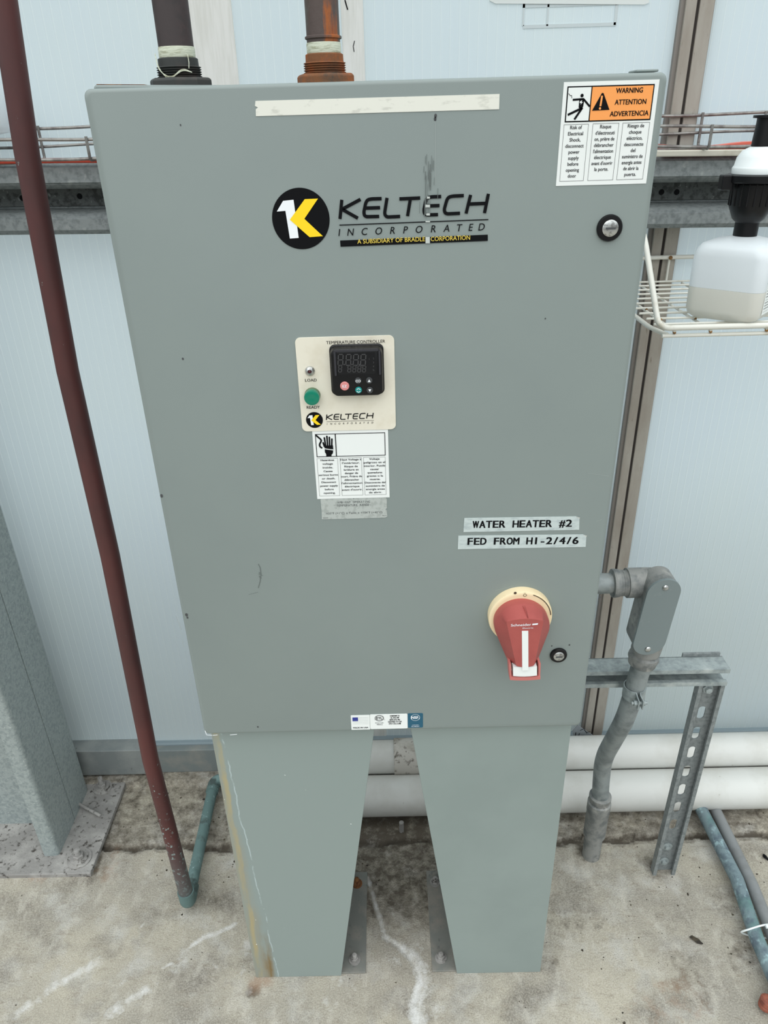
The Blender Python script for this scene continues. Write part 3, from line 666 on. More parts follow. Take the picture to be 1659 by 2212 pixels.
def logo_disc(cx, cz, r, parent, y):
    M().prism(circ(cx, cz, r, 64), y, y + .0004).build('logo_disc', black_matt, parent, tri=True)
    k = r / 193.
    f = lambda pts: [(cx + (px - 279) * k, cz - (py - 286) * k * .965) for px, py in pts]
    M().flat(f([(122, 235), (170, 170), (240, 165), (255, 405), (195, 408), (180, 232)][::-1]), y - .0003).build('logo_figure', white_p, parent, tri=True)
    M().flat(f([(315, 163), (403, 162), (303, 285), (420, 398), (330, 402), (205, 288)][::-1]), y - .0006).build('logo_letter', yellow, parent, tri=True)
KT = [[(548, 158), (536, 285)], [(672, 155), (560, 215), (552, 222), (655, 280)],
      [(812, 150), (745, 152), (718, 158), (706, 180), (694, 240), (698, 262), (712, 270), (796, 268)], [(704, 213), (802, 210)],
      [(848, 145), (832, 245), (836, 262), (850, 272), (935, 268)],
      [(930, 152), (1068, 146)], [(1003, 150), (984, 266)],
      [(1207, 136), (1145, 138), (1116, 144), (1104, 166), (1092, 226), (1096, 250), (1112, 258), (1186, 256)], [(1100, 199), (1196, 196)],
      [(1357, 130), (1285, 133), (1256, 140), (1244, 160), (1227, 222), (1232, 244), (1248, 251), (1332, 247)],
      [(1402, 125), (1372, 249)], [(1520, 118), (1494, 246)], [(1390, 186), (1510, 181)]]
def zz(pt): return D(560 + pt[0] / 3.072, 380 + pt[1] / 3.072)
def keltech(parent, fx, wd, y, incw, bar=True):
    m = M()
    for i, s_ in enumerate(KT): stroke(m, [fx(zz(p)) for p in fillet([(a, b, 0) for a, b in s_], 12, 4)], wd, y - i * 2e-5)
    m.build('logo_lettering', black_matt, parent)
cxl, czl = D(650, 473)
lg = sticker('logo', circ(cxl, czl, .0325, 64), black_matt, 'round black and yellow logo with company lettering')
k = .0325 / 193
def lf(pts): return [(cxl + (px - 279) * k, czl - (py - 286) * k * 1.0) for px, py in pts]
M().flat(lf([(122, 235), (170, 170), (240, 165), (255, 405), (195, 408), (180, 232)]), YP).build('logo_figure', white_p, lg, tri=True)
M().flat(lf([(315, 163), (403, 162), (303, 285), (420, 398), (330, 402), (205, 288)]), YQ).build('logo_letter', yellow, lg, tri=True)
keltech(lg, lambda p: p, .0036, YP, 1)
m = M(); stroke(m, [zz((532, 326)), zz((1520, 289))], .0011, YP)
a = zz((528, 398)); b = zz((1500, 360)); tl = math.atan2(b[1] - a[1], b[0] - a[0])
s_ = 'INCORPORATED'; xs_px = [537, 612, 705, 798, 888, 975, 1065, 1158, 1245, 1334, 1408, 1478]
for ch, px_ in zip(s_, xs_px):
    q = zz((px_ - 4, 398 - (px_ - 537) * .0395)); text(m, ch, q[0], q[1], .0075, YP, bold=.004, shear=.2, xs=.95, tilt=tl)
m.build('logo_lettering', black_matt, lg)
m = M(); m.flat([zz((537, 428)), zz((1516, 389)), zz((1516, 430)), zz((540, 469))], YP); m.build('logo_bar', black_matt, lg)
m = M(); a = zz((652, 449)); b = zz((1100, 435)); text(m, 'A SUBSIDIARY OF BRADLE', a[0], a[1], .0047, YQ, w_=b[0] - a[0], align='L', bold=.004, tilt=tl)
a = zz((1138, 432)); b = zz((1398, 424)); text(m, 'CORPORATION', a[0], a[1], .0047, YQ, w_=b[0] - a[0], align='L', bold=.004, tilt=tl); m.build('logo_lettering', mat('pale yellow print', srgb(232, 204, 84), .5), lg)
m = M()
for x0, y0, x1, y1 in ((1102, 190, 1132, 208), (1108, 247, 1132, 262), (1103, 297, 1133, 306), (1103, 404, 1132, 446), (1112, 136, 1132, 150)):
    m.flat([zz((x0, y0)), zz((x1, y0)), zz((x1, y1)), zz((x0, y1))], YQ - .0003)
m.build('torn_patch', mat('torn film', srgb(190, 196, 192), .5), lg)

# warning label (region 1180,150 scale 5.925)
def wz(x, y): return D(1180 + x / 5.925, 150 + y / 5.925)
X0, Z1 = wz(221, 171); X1, Z0 = wz(1282, 1450); X0 = .1985; X1 = .2985; Z0 = .5 * (D(1395, 396)[1] + D(1201, 402)[1]); Z1 = .5 * (D(1217, 178)[1] + D(1422, 171)[1])
wl = sticker('warning_label', [(X0, Z0), (X1, Z0), (X1, Z1), (X0, Z1)], white_lab, 'white and orange electric shock warning label')
S = X1 - X0; H_ = Z1 - Z0
def wf(a, b): return (X0 + a * S, Z1 - b * H_)
m = M(); a = wf(.04, .375); b = wf(.955, .04); m.flat([(a[0], a[1]), (b[0], a[1]), (b[0], b[1]), (a[0], b[1])], YP); m.build('label_border', black_matt, wl)
m = M(); a = wf(.052, .363); b = wf(.292, .052); m.flat([(a[0], a[1]), (b[0], a[1]), (b[0], b[1]), (a[0], b[1])], YP - .0002); m.build('pictogram_field', white_lab, wl)
m = M(); a = wf(.304, .363); b = wf(.943, .052); m.flat([(a[0], a[1]), (b[0], a[1]), (b[0], b[1]), (a[0], b[1])], YP - .0002); m.build('warning_field', orange, wl)
m = M()
for s_, cxf, bf, ww in (('WARNING', .695, .115, .28), ('ATTENTION', .72, .222, .33), ('ADVERTENCIA', .72, .330, .41)):
    q = wf(cxf, bf); text(m, s_, q[0], q[1], .0046, YQ - .0002, w_=ww * S, bold=.02)
y_ = YQ - .0002
m.flat([wf(.32, .272), wf(.505, .268), wf(.425, .112), wf(.408, .108)], y_)
fig = [([(.105, .165), (.225, .160)], .0019), ([(.222, .163), (.292, .232)], .0019), ([(.100 + .11, .245), (.145 - .08, .305)], .0022), ([(.215, .240), (.140, .350)], .0022)]
for pts, wd in fig: stroke(m, [wf(*p) for p in pts], wd, y_)
m.flat(circ(*wf(.200, .128), .0017, 16), y_); m.flat([wf(.175, .165), wf(.228, .165), wf(.222, .232), wf(.205, .252), wf(.175, .240)], y_)
stroke(m, [wf(.055, .105), wf(.075, .125), wf(.09, .125), wf(.095, .15)], .0005, y_); m.build('label_lettering', black_matt, wl)
m = M(); stroke(m, [wf(.411, .135), wf(.404, .232)], .0019, y_ - .0003); m.flat(circ(*wf(.402, .252), .0012, 12), y_ - .0003); m.build('exclamation_mark', orange, wl)
m = M(); m.flat([wf(.185, .180), wf(.205, .172), wf(.200, .19), wf(.215, .188), wf(.19, .213), wf(.198, .197), wf(.182, .198)], y_ - .0003); m.build('spark_mark', white_lab, wl)
cols = [(.035, .30, ['Risk of', 'Electrical', 'Shock,', 'disconnect', 'power', 'supply', 'before', 'opening', 'door']),
        (.345, .625, ['Risque', "d'électrocuti", 'on, prière de', 'débrancher', "l'alimentation", 'électrique', "avant d'ouvrir", 'la porte.']),
        (.665, .955, ['Riesgo de', 'choque', 'eléctrico,', 'desconecte', 'del', 'suministro de', 'energía antes', 'de abrir la', 'puerta.'])]
m = M()
for a, b, lines in cols:
    p0 = wf(a, .955); p1 = wf(b, .395); ringpoly(m, p0[0], p1[0], p0[1], p1[1], .0003, YP)
    for i, s_ in enumerate(lines):
        q = wf((a + b) / 2, .442 + i * .0595); text(m, s_, q[0], q[1], .0034, YP, bold=.016, xs=.92 if len(s_) < 11 else .82)
m.build('label_lettering', mat('dark grey print', srgb(34, 36, 40), .6), wl)

# round key locks
def lock(cx, cz, r, nm):
    o_ = M().lathe((cx, .001, cz), (0, -1, 0), [(r, 0), (r, .0035), (r * .93, .0050), (r * .66, .0052), (r * .62, .0035)], 48).build('lock', black, cab, smooth=True, org=(cx, 0, cz))
    M().lathe((cx, -.001, cz), (0, -1, 0), [(r * .63, 0), (r * .63, .0040), (r * .56, .0048), (r * .2, .0050), (0, .0050)], 40).build('lock_core', bright, o_, smooth=True)
    M().box(cx - r * .38, cx + r * .38, -.0066, -.0056, cz - r * .075, cz + r * .075).build('key_slot', grey_print, o_)
q = D(1316, 492); lock(q[0], q[1], .0145, '')
q = D(1206, 1414); lock(q[0], q[1], .0130, '')

# temperature controller panel (region 600,700 scale 5.027)
def cz_(x, y, Y=0.): return D(600 + x / 5.027, 700 + y / 5.027, Y)
px0 = .5 * (cz_(186, 160)[0] + cz_(268, 1150)[0]); px1 = .5 * (cz_(1262, 130)[0] + cz_(1284, 1120)[0])
pz0 = cz_(775, 1150)[1]; pz1 = cz_(725, 132)[1]
cp = M().prism(rrect(px0, px1, pz0, pz1, .0065, 6), -.0016, .0005).build('control_plate', cream_lab, cab, tri=True, bevel=.0004, org=((px0 + px1) / 2, 0, pz0), label='cream square plate carrying the temperature controller')
PW = px1 - px0; PH = pz1 - pz0; yp = -.0020
m = M(); a = cz_(528, 214); b = cz_(1166, 197); text(m, 'TEMPERATURE CONTROLLER', a[0], a[1], .0037, yp, w_=b[0] - a[0], align='L', bold=0.)
m.build('plate_lettering', black_matt, cp); m = M()
a = cz_(362, 619); text(m, 'LOAD', a[0], a[1], .0036, yp, w_=.0145, bold=.005)
m.build('plate_lettering', black_matt, cp); m = M()
a = cz_(388, 913); text(m, 'READY', a[0], a[1], .0036, yp, w_=.0168, bold=.005)
m.build('plate_lettering', black_matt, cp)
cc = cz_(400, 1036); M().flat(circ(cc[0], cc[1], .0108, 48), yp).build('logo_disc', black_matt, cp, tri=True)
k2 = .0108 / 193
def lf2(pts): return [(cc[0] + (px - 279) * k2, cc[1] - (py - 286) * k2) for px, py in pts]
M().flat(lf2([(122, 235), (170, 170), (240, 165), (255, 405), (195, 408), (180, 232)]), yp - .0003).build('logo_figure', white_p, cp, tri=True)
M().flat(lf2([(315, 163), (403, 162), (303, 285), (420, 398), (330, 402), (205, 288)]), yp - .0006).build('logo_letter', yellow, cp, tri=True)
A0 = zz((535, 285)); A1 = zz((1525, 118)); B0 = cz_(528, 1036); B1 = cz_(1040, 958)
sxk = (B1[0] - B0[0]) / (A1[0] - A0[0]); szk = (B1[1] - B0[1]) / (A1[1] - A0[1])
m = M()
for i, s_ in enumerate(KT): stroke(m, [(B0[0] + (zz(p)[0] - A0[0]) * sxk, B0[1] + (zz(p)[1] - A0[1]) * szk) for p in fillet([(a, b, 0) for a, b in s_], 12, 3)], .00125, yp - i * 2e-5)
stroke(m, [cz_(530, 1055), cz_(1044, 1040)], .0004, yp)
for i, ch in enumerate('INCORPORATED'):
    q = cz_(538 + i * 44.5, 1088 - i * 1.3); text(m, ch, q[0], q[1], .0023, yp, shear=.2, bold=.003)
m.build('plate_lettering', black_matt, cp)
# load lamp
q = cz_(348, 512, -.003)
o_ = M().lathe((q[0], -.001, q[1]), (0, -1, 0), [(.0062, 0), (.0060, .002), (.0040, .0042), (.0026, .0048), (.0025, .003)], 32).build('load_lamp', bright, cab, smooth=True, org=(q[0], 0, q[1]), label='chrome bezel lamp with dark red lens')
M().lathe((q[0], -.002, q[1]), (0, -1, 0), [(.0025, 0), (.0024, .0022), (.0010, .0034), (0, .0035)], 20).build('lens', dark_red, o_, smooth=True)
# green lamp
q = cz_(370, 800, -.012)
o_ = M().lathe((q[0], -.001, q[1]), (0, -1, 0), [(.0100, 0), (.0100, .002), (.0094, .003), (.0100, .0036), (.0094, .0046), (.0098, .0054)], 36).build('ready_lamp', mat('olive lamp collar', srgb(96, 118, 90), .4), cab, smooth=True, org=(q[0], 0, q[1]), label='protruding round green lamp')
M().lathe((q[0], -.006, q[1]), (0, -1, 0), [(.0096, 0), (.0098, .006), (.0094, .0075), (.0080, .0080), (.0040, .0078), (0, .0076)], 40).build('lens', green_lens, o_, smooth=True)
# controller body
a = cz_(600, 795, -.010); b = cz_(1142, 240, -.010)
bx0 = cz_(600, 700, -.016)[0] - .0016; bx1 = cz_(1146, 600, -.016)[0]; bz0 = cz_(870, 790, -.016)[1]; bz1 = cz_(850, 255, -.016)[1] - .0005
rr = [rrect(bx0 - e_, bx1 + e_, bz0 - e_, bz1 + e_, .007, 6) for e_ in (.0012, .0012, 0, -.0012, -.004)]
tcn = M(); tcn.ring_tube([[(x, y, z) for x, z in r_] for r_, y in zip(rr, (0, -.004, -.005, -.0145, -.0165))])
tcn = tcn.build('temperature_controller', black, cab, smooth=True, org=((bx0 + bx1) / 2, 0, bz0), label='black push-button temperature controller')
FY = -.0166
def cf(x, y): return D(600 + x / 5.027, 700 + y / 5.027, FY)
fr = rrect(cf(590, 0)[0] if 0 else bx0 + .004, bx1 - .004, bz0 + .004, bz1 - .0045, .003, 4)
m = M(); x0, z1 = cf(640, 318); x1, z0 = cf(1062, 540); m.prism(rrect(x0, x1, z0, z1, .001, 3), FY - .0002, FY + .0005); m.build('display', mat('display glass', srgb(18, 19, 22), .12), tcn, tri=True)
m = M()
def seg8(m, cx, cz, w_, h, t, y, on='abcdefg', sl=.1):
    hw, hh = w_ / 2, h / 2
    pts = {'a': ((-hw, hh), (hw, hh)), 'b': ((hw, hh), (hw, 0)), 'c': ((hw, 0), (hw, -hh)), 'd': ((-hw, -hh), (hw, -hh)), 'e': ((-hw, 0), (-hw, -hh)), 'f': ((-hw, hh), (-hw, 0)), 'g': ((-hw, 0), (hw, 0))}
    for k_ in on:
        (ax, az), (bx, bz) = pts[k_]; d_ = Vector((bx - ax, bz - az)); d_ = d_ * .10
        ax += d_.x; az += d_.y; bx -= d_.x; bz -= d_.y
        stroke(m, [(cx + ax + az * sl, cz + az), (cx + bx + bz * sl, cz + bz)], t, y)
for X_ in (682, 768, 848, 928): q = cf(X_, 388); seg8(m, q[0], q[1], .0058, .0135, .0011, FY - .0005); 
for X_ in (678, 778, 832, 886, 938): q = cf(X_, 486); seg8(m, q[0], q[1], .0038, .0078, .0008, FY - .0005)
for X_ in (722, 806, 888): q = cf(X_, 438); m.flat(circ(q[0], q[1], .0008, 8), FY - .0005)
for X_, Y_, s_ in ((992, 388, '1'), (1040, 382, '2'), (1040, 425, '3'), (1040, 468, '4'), (1040, 508, '%')): q = cf(X_, Y_); text(m, s_, q[0], q[1], .0022, FY - .0005)
m.build('display_digits', lcd, tcn)
m = M()
for x_ in (x0 - .0025, x1 + .0055): m.prism(rrect(x_ - .0012, x_ + .0012, z0 - .001, z1 + .002, .001, 3), FY - .0016, FY)
m.box(x0 - .003, x1 + .004, FY - .0014, FY, z1 + .0018, z1 + .0042)
m.build('bezel_ridge', mat('dark grey bezel', srgb(48, 48, 54), .35), tcn, tri=True)
dgrey = mat('dark grey rubber', srgb(58, 60, 62), .5); pink = mat('dusty pink rubber', srgb(214, 138, 136), .5); teal = mat('teal rubber', srgb(18, 142, 138), .5)
def button(x, y, r, mm, nm): 
    q = cf(x, y); M().lathe((q[0], FY + .0005, q[1]), (0, -1, 0), [(r, 0), (r, .0012), (r * .9, .0018), (0, .0018)], 28).build('button', mm, tcn, smooth=True, label=nm); return q
YB = FY - .0018
m = M()
q = button(727, 672, .0056, pink, 'pink button'); text(m, 'EZ', q[0], q[1] - .0015, .0033, YB, bold=.02)
q = button(873, 614, .0041, dgrey, 'dark button with infinity sign')
for sx in (-1, 1): stroke(m, [(q[0] + sx * .0014 + .0014 * math.cos(t), q[1] + .0013 * math.sin(t)) for t in np.linspace(0, 2 * PI, 16)], .0006, YB)
q = button(878, 716, .0041, teal, 'teal button'); 
for t0 in (.3, .3 + PI): stroke(m, [(q[0] + .0022 * math.cos(t), q[1] + .0022 * math.sin(t)) for t in np.linspace(t0, t0 + 2.4, 10)], .0007, YB)
q = button(993, 612, .0041, dgrey, 'dark button with up arrow'); m.flat([(q[0] - .0018, q[1] - .0015), (q[0] + .0018, q[1] - .0015), (q[0], q[1] + .0019)], YB)
q = button(1000, 716, .0041, dgrey, 'dark button with down arrow'); m.flat([(q[0] - .0018, q[1] + .0015), (q[0] + .0018, q[1] + .0015), (q[0], q[1] - .0019)], YB)
m.build('button_marks', white_p, tcn, tri=True)

# hazard label under the controller (region 670,920, scale 9.217)
def hz(x, y): return D(670 + x / 9.217, 920 + y / 9.217)
hx0 = .5 * (hz(33, 130)[0] + hz(152, 1458)[0]); hx1 = .5 * (hz(1548, 75)[0] + hz(1583, 1412)[0]); hz1 = pz0 - .0003; hz0 = .5 * (hz(152, 1458)[1] + hz(1583, 1412)[1])
hl = sticker('hazard_label', [(hx0, hz0), (hx1, hz0), (hx1, hz1), (hx0, hz1)], white_lab, 'white hazardous voltage label with hand pictogram')
S2 = hx1 - hx0; H2 = hz1 - hz0
def hf(a, b): return (hx0 + a * S2, hz1 - b * H2)
m = M(); a = hf(.035, .37); b = hf(.96, .04); ringpoly(m, a[0], b[0], a[1], b[1], .0009, YP)
a = hf(.295, .37); b = hf(.308, .04); m.flat([(a[0], a[1]), (b[0], a[1]), (b[0], b[1]), (a[0], b[1])], YP)
for (x0_, y0_), (x1_, y1_) in (((.165, .215), (.155, .095)), ((.192, .215), (.190, .075)), ((.219, .215), (.222, .09)), ((.246, .225), (.254, .115)), ((.150, .225), (.135, .165))):
    stroke(m, [hf(x0_, y0_), hf(x1_, y1_)], .0021, YP - .0001); m.flat(circ(*hf(x1_, y1_), .00105, 10), YP - .0001)
m.flat([hf(.145, .205), hf(.262, .205), hf(.265, .262), hf(.225, .258), hf(.15, .243)], YP - .0002)
m.flat([hf(.15, .258), hf(.20, .268), hf(.262, .278), hf(.255, .32), hf(.235, .34), hf(.235, .366), hf(.165, .366), hf(.165, .33), hf(.150, .30)], YP - .0002)
stroke(m, [hf(.045, .055), hf(.06, .07), hf(.080, .09), hf(.103, .112), hf(.112, .132), hf(.104, .155), hf(.090, .178), hf(.085, .20), hf(.092, .222), hf(.118, .242)], .0022, YP - .0001)
cols = [(.035, .315, ['Hazardous', 'voltage', 'inside.', 'Causes', 'serious burns', 'or death.', 'Disconnect', 'power supply', 'before', 'opening.'], .0546),
        (.345, .635, ['Haut Voltage à', "l'intérieur.", 'Risque de', 'brûlure et', 'danger de', 'mort. Prière de', 'débrancher', "l'alimentation", 'électrique', "avant d'ouvrir."], .0500),
        (.66, .955, ['Voltaje', 'peligroso en el', 'interior. Puede', 'causar', 'quemaduras', 'graves o la', 'muerte.', 'Desconecte del', 'suministro de', 'energía antes', 'de abrir.'], .0500)]
for a_, b_, lines, st_ in cols:
    p0 = hf(a_, .955); p1 = hf(b_, .39); ringpoly(m, p0[0], p1[0], p0[1], p1[1], .00028, YP)
    for i, s_ in enumerate(lines):
        q = hf((a_ + b_) / 2, .430 + i * st_); w_ = len(s_) * .00196; text(m, s_, q[0], q[1], .0026, YP, bold=.022, w_=min(w_, (b_ - a_) * S2 * .97))
m.build('label_lettering', black_matt, hl, tri=True)
# ambient range label
ax0 = hz(215, 1600)[0]; ax1 = hz(1530, 1600)[0]; az1 = hz0 - .0004; az0 = hz(870, 1840)[1]
pts = [(ax0, az0), (ax0 + .02, az0 - .0002), (ax1 - .003, az0 + .0002), (ax1, az0 + .002), (ax1 - .0003, az0 + .011), (ax1 - .0022, az0 + .0135), (ax1 - .0002, az0 + .015), (ax1, az1 - .002), (ax1 - .0015, az1), (ax0 + .0465, az1), (ax0 + .045, az1 - .0015), (ax0 + .044, az1), (ax0 + .001, az1), (ax0, az1 - .001), (ax0 + .0004, az0 + .012)]
al = sticker('range_label', pts, grey_lab, 'worn grey label giving an ambient temperature range')
m = M(); cxm = (ax0 + ax1) / 2
text(m, 'AMBIENT OPERATING', cxm, az1 - .0070, .0031, YP, mono=.00265, bold=-.002); text(m, 'TEMPERATURE RANGE:', cxm, az1 - .0117, .0031, YP, mono=.00265, bold=-.002)
text(m, '+33°F (+1°C) ≤ Tamb ≤ +104°F (+40°C)', cxm, az0 + .0075, .0030, YP, w_=.077); text(m, 'Rev A', ax1 - .001, az0 + .003, .0016, YP, align='R'); text(m, '028185', ax0 + .002, az0 + .0014, .0016, YP, align='L')
m.build('label_lettering', mat('faded grey print', srgb(84, 88, 88), .6), al)
# two name strips
for (TL, TR, BR, BL), s_, (t0, t1, bl), nm in (
    (((1003, 1119), (1252, 1115), (1251, 1144), (1001, 1149)), 'WATER HEATER #2', ((1021, 1141), (1234, 1138), .0105), 'upper silver strip naming the water heater'),
    (((990, 1157), (1267, 1154), (1265, 1181), (989, 1186)), 'FED FROM H1-2/4/6', ((1009, 1178), (1248, 1176), .0105), 'lower silver strip naming the feed')):
    tl_, tr_, br_, bl_ = D(*TL), D(*TR), D(*BR), D(*BL)
    st = sticker('name_strip', [bl_, br_, (tr_[0], tr_[1] - .004), (tr_[0] - .005, tr_[1]), tl_], silver_lab, nm)
    m = M(); m.add([(tr_[0] - .005, -.0007, tr_[1]), (tr_[0], -.0007, tr_[1] - .004), (tr_[0] + .0002, -.003, tr_[1] - .0008)], [(0, 1, 2)]); m.build('curled_corner', white_lab, st)
    m = M(); a = D(*t0); b = D(*t1); W_ = b[0] - a[0]; n_ = len(s_)
    adv = W_ / (n_ - .14)
    text(m, s_, (a[0] + b[0]) / 2, a[1], .0109, YP, mono=adv, bold=.03, xs=1.15, tilt=math.atan2(b[1] - a[1], b[0] - a[0]))
    m.build('label_lettering', black_matt, st)
# bottom certification labels (region 740,1520 scale 8.73)
def bz(x, y): return D(740 + x / 8.73, 1520 + y / 8.73)
def rect(a, b): return a[0], b[0], b[1], a[1]
x0, x1, z0, z1 = bz(158, 300)[0], bz(512, 300)[0], bz(340, 485)[1], bz(340, 215)[1]
s1 = sticker('origin_label', rrect(x0, x1, z0, z1, .0008, 3), white_lab, 'small white flag label reading MADE IN USA')
m = M(); m.flat([(x0 + .0025, z1 - .012), (x0 + .0115, z1 - .012), (x0 + .0115, z1 - .0040), (x0 + .0025, z1 - .0040)], YP - .0001); m.build('flag_canton', navy, s1)
m = M()
for i in range(7):
    zt_ = z1 - .0040 - i * .0024; m.flat([(x0 + (.012 if i < 4 else .0025), zt_ - .0004), (x1 - .002, zt_ - .0004), (x1 - .002, zt_), (x0 + (.012 if i < 4 else .0025), zt_)], YP)
m.build('flag_stripes', mat('faint grey print', srgb(196, 200, 198), .6), s1)
m = M(); text(m, 'MADE IN USA', (x0 + x1) / 2, z0 + .0030, .0029, YP, w_=.0245, bold=.025); m.build('label_lettering', black_matt, s1)
x0, x1 = bz(518, 300)[0], bz(1225, 300)[0]; z1 = bz(870, 195)[1]; z0 = bz(870, 468)[1]
s2 = sticker('certification_label', rrect(x0, x1, z0, z1, .0018, 4), white_lab, 'white certification label with round mark')
m = M(); cx2, cz2 = x0 + .25 * (x1 - x0), z1 - .0078
stroke(m, [(cx2 + .0070 * math.cos(t), cz2 + .0062 * math.sin(t)) for t in np.linspace(0, 2 * PI, 40)], .0007, YP); stroke(m, [(cx2 + .0058 * math.cos(t), cz2 + .0051 * math.sin(t)) for t in np.linspace(0, 2 * PI, 40)], .0004, YP)
text(m, 'ETL', cx2, cz2 - .0025, .0050, YP, w_=.0090, bold=.025); text(m, 'c', cx2 - .0078, cz2 - .004, .0016, YP); text(m, 'us', cx2 + .0082, cz2 - .004, .0016, YP)
for i, s_ in enumerate(('CONFORMS TO', 'UL STD 499', 'NFPA STD 496', 'CERTIFIED TO CSA', 'STD C22.2 # 88')): text(m, s_, x0 + .66 * (x1 - x0), z1 - .0050 - i * .0042, .0030, YP, bold=.028, w_=len(s_) * .00138)
m.build('label_lettering', black_matt, s2)
m = M(); text(m, 'Intertek', cx2, cz2 - .0112, .0026, YP, w_=.0135); text(m, '48662', cx2, cz2 - .0150, .0026, YP, w_=.0098); m.build('label_lettering', grey_print, s2)
x0, x1 = bz(1230, 300)[0], bz(1515, 300)[0]; z1 = bz(1370, 180)[1]; z0 = bz(1370, 448)[1]
s3 = sticker('sanitation_label', rrect(x0, x1, z0, z1, .0018, 4), teal_lab, 'small teal label with round white mark')
m = M(); cx2, cz2 = (x0 + x1) / 2, z1 - .0085
stroke(m, [(cx2 + .0072 * math.cos(t), cz2 + .0066 * math.sin(t)) for t in np.linspace(0, 2 * PI, 40)], .0005, YP); text(m, 'NSF.', cx2, cz2 - .0026, .0054, YP, w_=.0125, bold=.03)
text(m, 'COMPONENT', cx2, z0 + .0055, .0013, YP, w_=.011); text(m, '0C98357', cx2, z0 + .0020, .0020, YP, w_=.013); m.build('label_lettering', white_p, s3)

# ---- rotary disconnect handle
hx, hzc = .1932, .9435
HD = M().lathe((hx, .0, hzc), (0, -1, 0), [(.0468, 0), (.0470, .009), (.0462, .0125), (.0448, .0135), (.041, .0136), (0, .0137)], 72).build('disconnect_handle', ivory, cab, smooth=True, org=(hx, 0, hzc), label='red rotary disconnect handle on yellowed ivory dial')
def ZV(v, y=-.0515): return D(1132, v, y)[1]
def resample(poly, n):
    p = [Vector(q) for q in poly] + [Vector(poly[0])]; L = [0]
    for i in range(len(p) - 1): L.append(L[-1] + (p[i + 1] - p[i]).length)
    out = []; j = 0
    for k_ in range(n):
        t = L[-1] * k_ / n
        while L[j + 1] < t: j += 1
        out.append(tuple(p[j].lerp(p[j + 1], (t - L[j]) / (L[j + 1] - L[j]))))
    return out
def mirror(right): return right + [(2 * hx - x, z) for x, z in right[::-1] if abs(x - hx) > 1e-6]
def sk(x, z): return (x + (hzc - z) * .07, z)
def skew(pl): return [sk(x, z) for x, z in pl]
R = .0402; zb = ZV(1444, -.042)
pts = [(hx + R * math.sin(t), hzc - .0045 + R * math.cos(t)) for t in np.linspace(0, 1.78, 20)]
o0 = resample(skew(mirror(pts + [(hx + .0290, zb + .024), (hx + .0232, zb + .006), (hx + .0215, zb + .001), (hx + .011, zb - .0012), (hx, zb - .0018)])), 96)
zt1 = ZV(1337); ze1 = ZV(1343); zb1 = ZV(1443)
pts = [(hx + .0262 * t, zt1 - (zt1 - ze1) * t * t) for t in np.linspace(0, 1, 8)]
i0 = resample(skew(mirror(pts + [(hx + .0245, ze1 - .010), (hx + .0175, zb1 + .030), (hx + .0130, zb1 + .004), (hx, zb1)])), 96)
cm = M(); lerp = lambda t: [(a[0] * (1 - t) + b[0] * t, a[1] * (1 - t) + b[1] * t) for a, b in zip(o0, i0)]
cm.ring_tube([[(x, y, z) for x, z in pl] for pl, y in ((o0, -.0132), (o0, -.026), (lerp(.05), -.029), (lerp(.97), -.050), (i0, -.0512))])
cm.build('grip', red_pl, HD, smooth=True)
m = M(); fx = hx - .001; zf = hzc - .0045 + R; m.add([(fx - .0020, -.0295, zf - .001), (fx + .0026, -.0295, zf - .001), (fx + .0042, -.0505, zt1 + .0005), (fx + .0030, -.0505, zt1 + .0005), (fx + .0004, -.036, zf - .0005)], [(0, 1, 4), (1, 2, 3, 4), (0, 4, 3), (0, 3, 2, 1)]); m.build('pointer_fin', red_pl, HD)
za, zb2 = ZV(1363), ZV(1448)
m = M(); m.prism([sk(hx - .0045, zb2), sk(hx + .0045, zb2), sk(hx + .0045, za), sk(hx - .0045, za)], -.0520, -.0505); m.build('indicator_bar', white_lab, HD)
z1_, z0_ = ZV(1441, -.0495), ZV(1461, -.0495)
m = M(); m.prism([sk(hx - .0175, z0_ + .001), sk(hx - .008, z0_ - .0002), sk(hx, z0_ - .0005), sk(hx + .008, z0_ - .0002), sk(hx + .0175, z0_ + .001), sk(hx + .0175, z1_), sk(hx - .0175, z1_)], -.0495, -.030); m.build('indicator_block', white_lab, HD, tri=True)
zl = ZV(1470, -.0495)
m = M(); arc = [(hx + a * .0225, zl + .0016 * a * a) for a in np.linspace(-1, 1, 9)]
m.prism(skew(arc + [(x, z + .0055) for x, z in arc[::-1]]), -.0495, -.034)
for sx in (-1, 1): m.prism([sk(hx + sx * .0198, zl + .003), sk(hx + sx * .0224, zl + .003), sk(hx + sx * .0232, z1_ + .004), sk(hx + sx * .0200, z1_ + .004)], -.0480, -.030)
m.build('padlock_loop', red_pl2, HD, tri=True)
yb = -.0516; zt_ = ZV(1352)
m = M(); text(m, 'Schneider', sk(hx - .0056, zt_)[0], zt_ - .0002, .0042, yb, w_=.0285, bold=.012, tilt=.03); a = sk(hx + .0100, zt_ + .0010)
m.flat([(a[0], a[1]), (a[0] + .0078, a[1] + .0005), (a[0] + .0082, a[1] + .0032), (a[0] + .0004, a[1] + .0026)], yb); text(m, 'Electric', hx + .0035, zt_ - .0050, .0024, yb, w_=.0150, tilt=.03)
m.build('grip_lettering', white_p, HD)
m = M(); yd = -.0141; q = D(1113, 1281, yd); m.flat(circ(q[0], q[1], .0021, 14), yd); stroke(m, [(hx + .0440 * math.sin(t), hzc + .0440 * math.cos(t)) for t in np.linspace(.36, 1.45, 24)], .0013, yd)
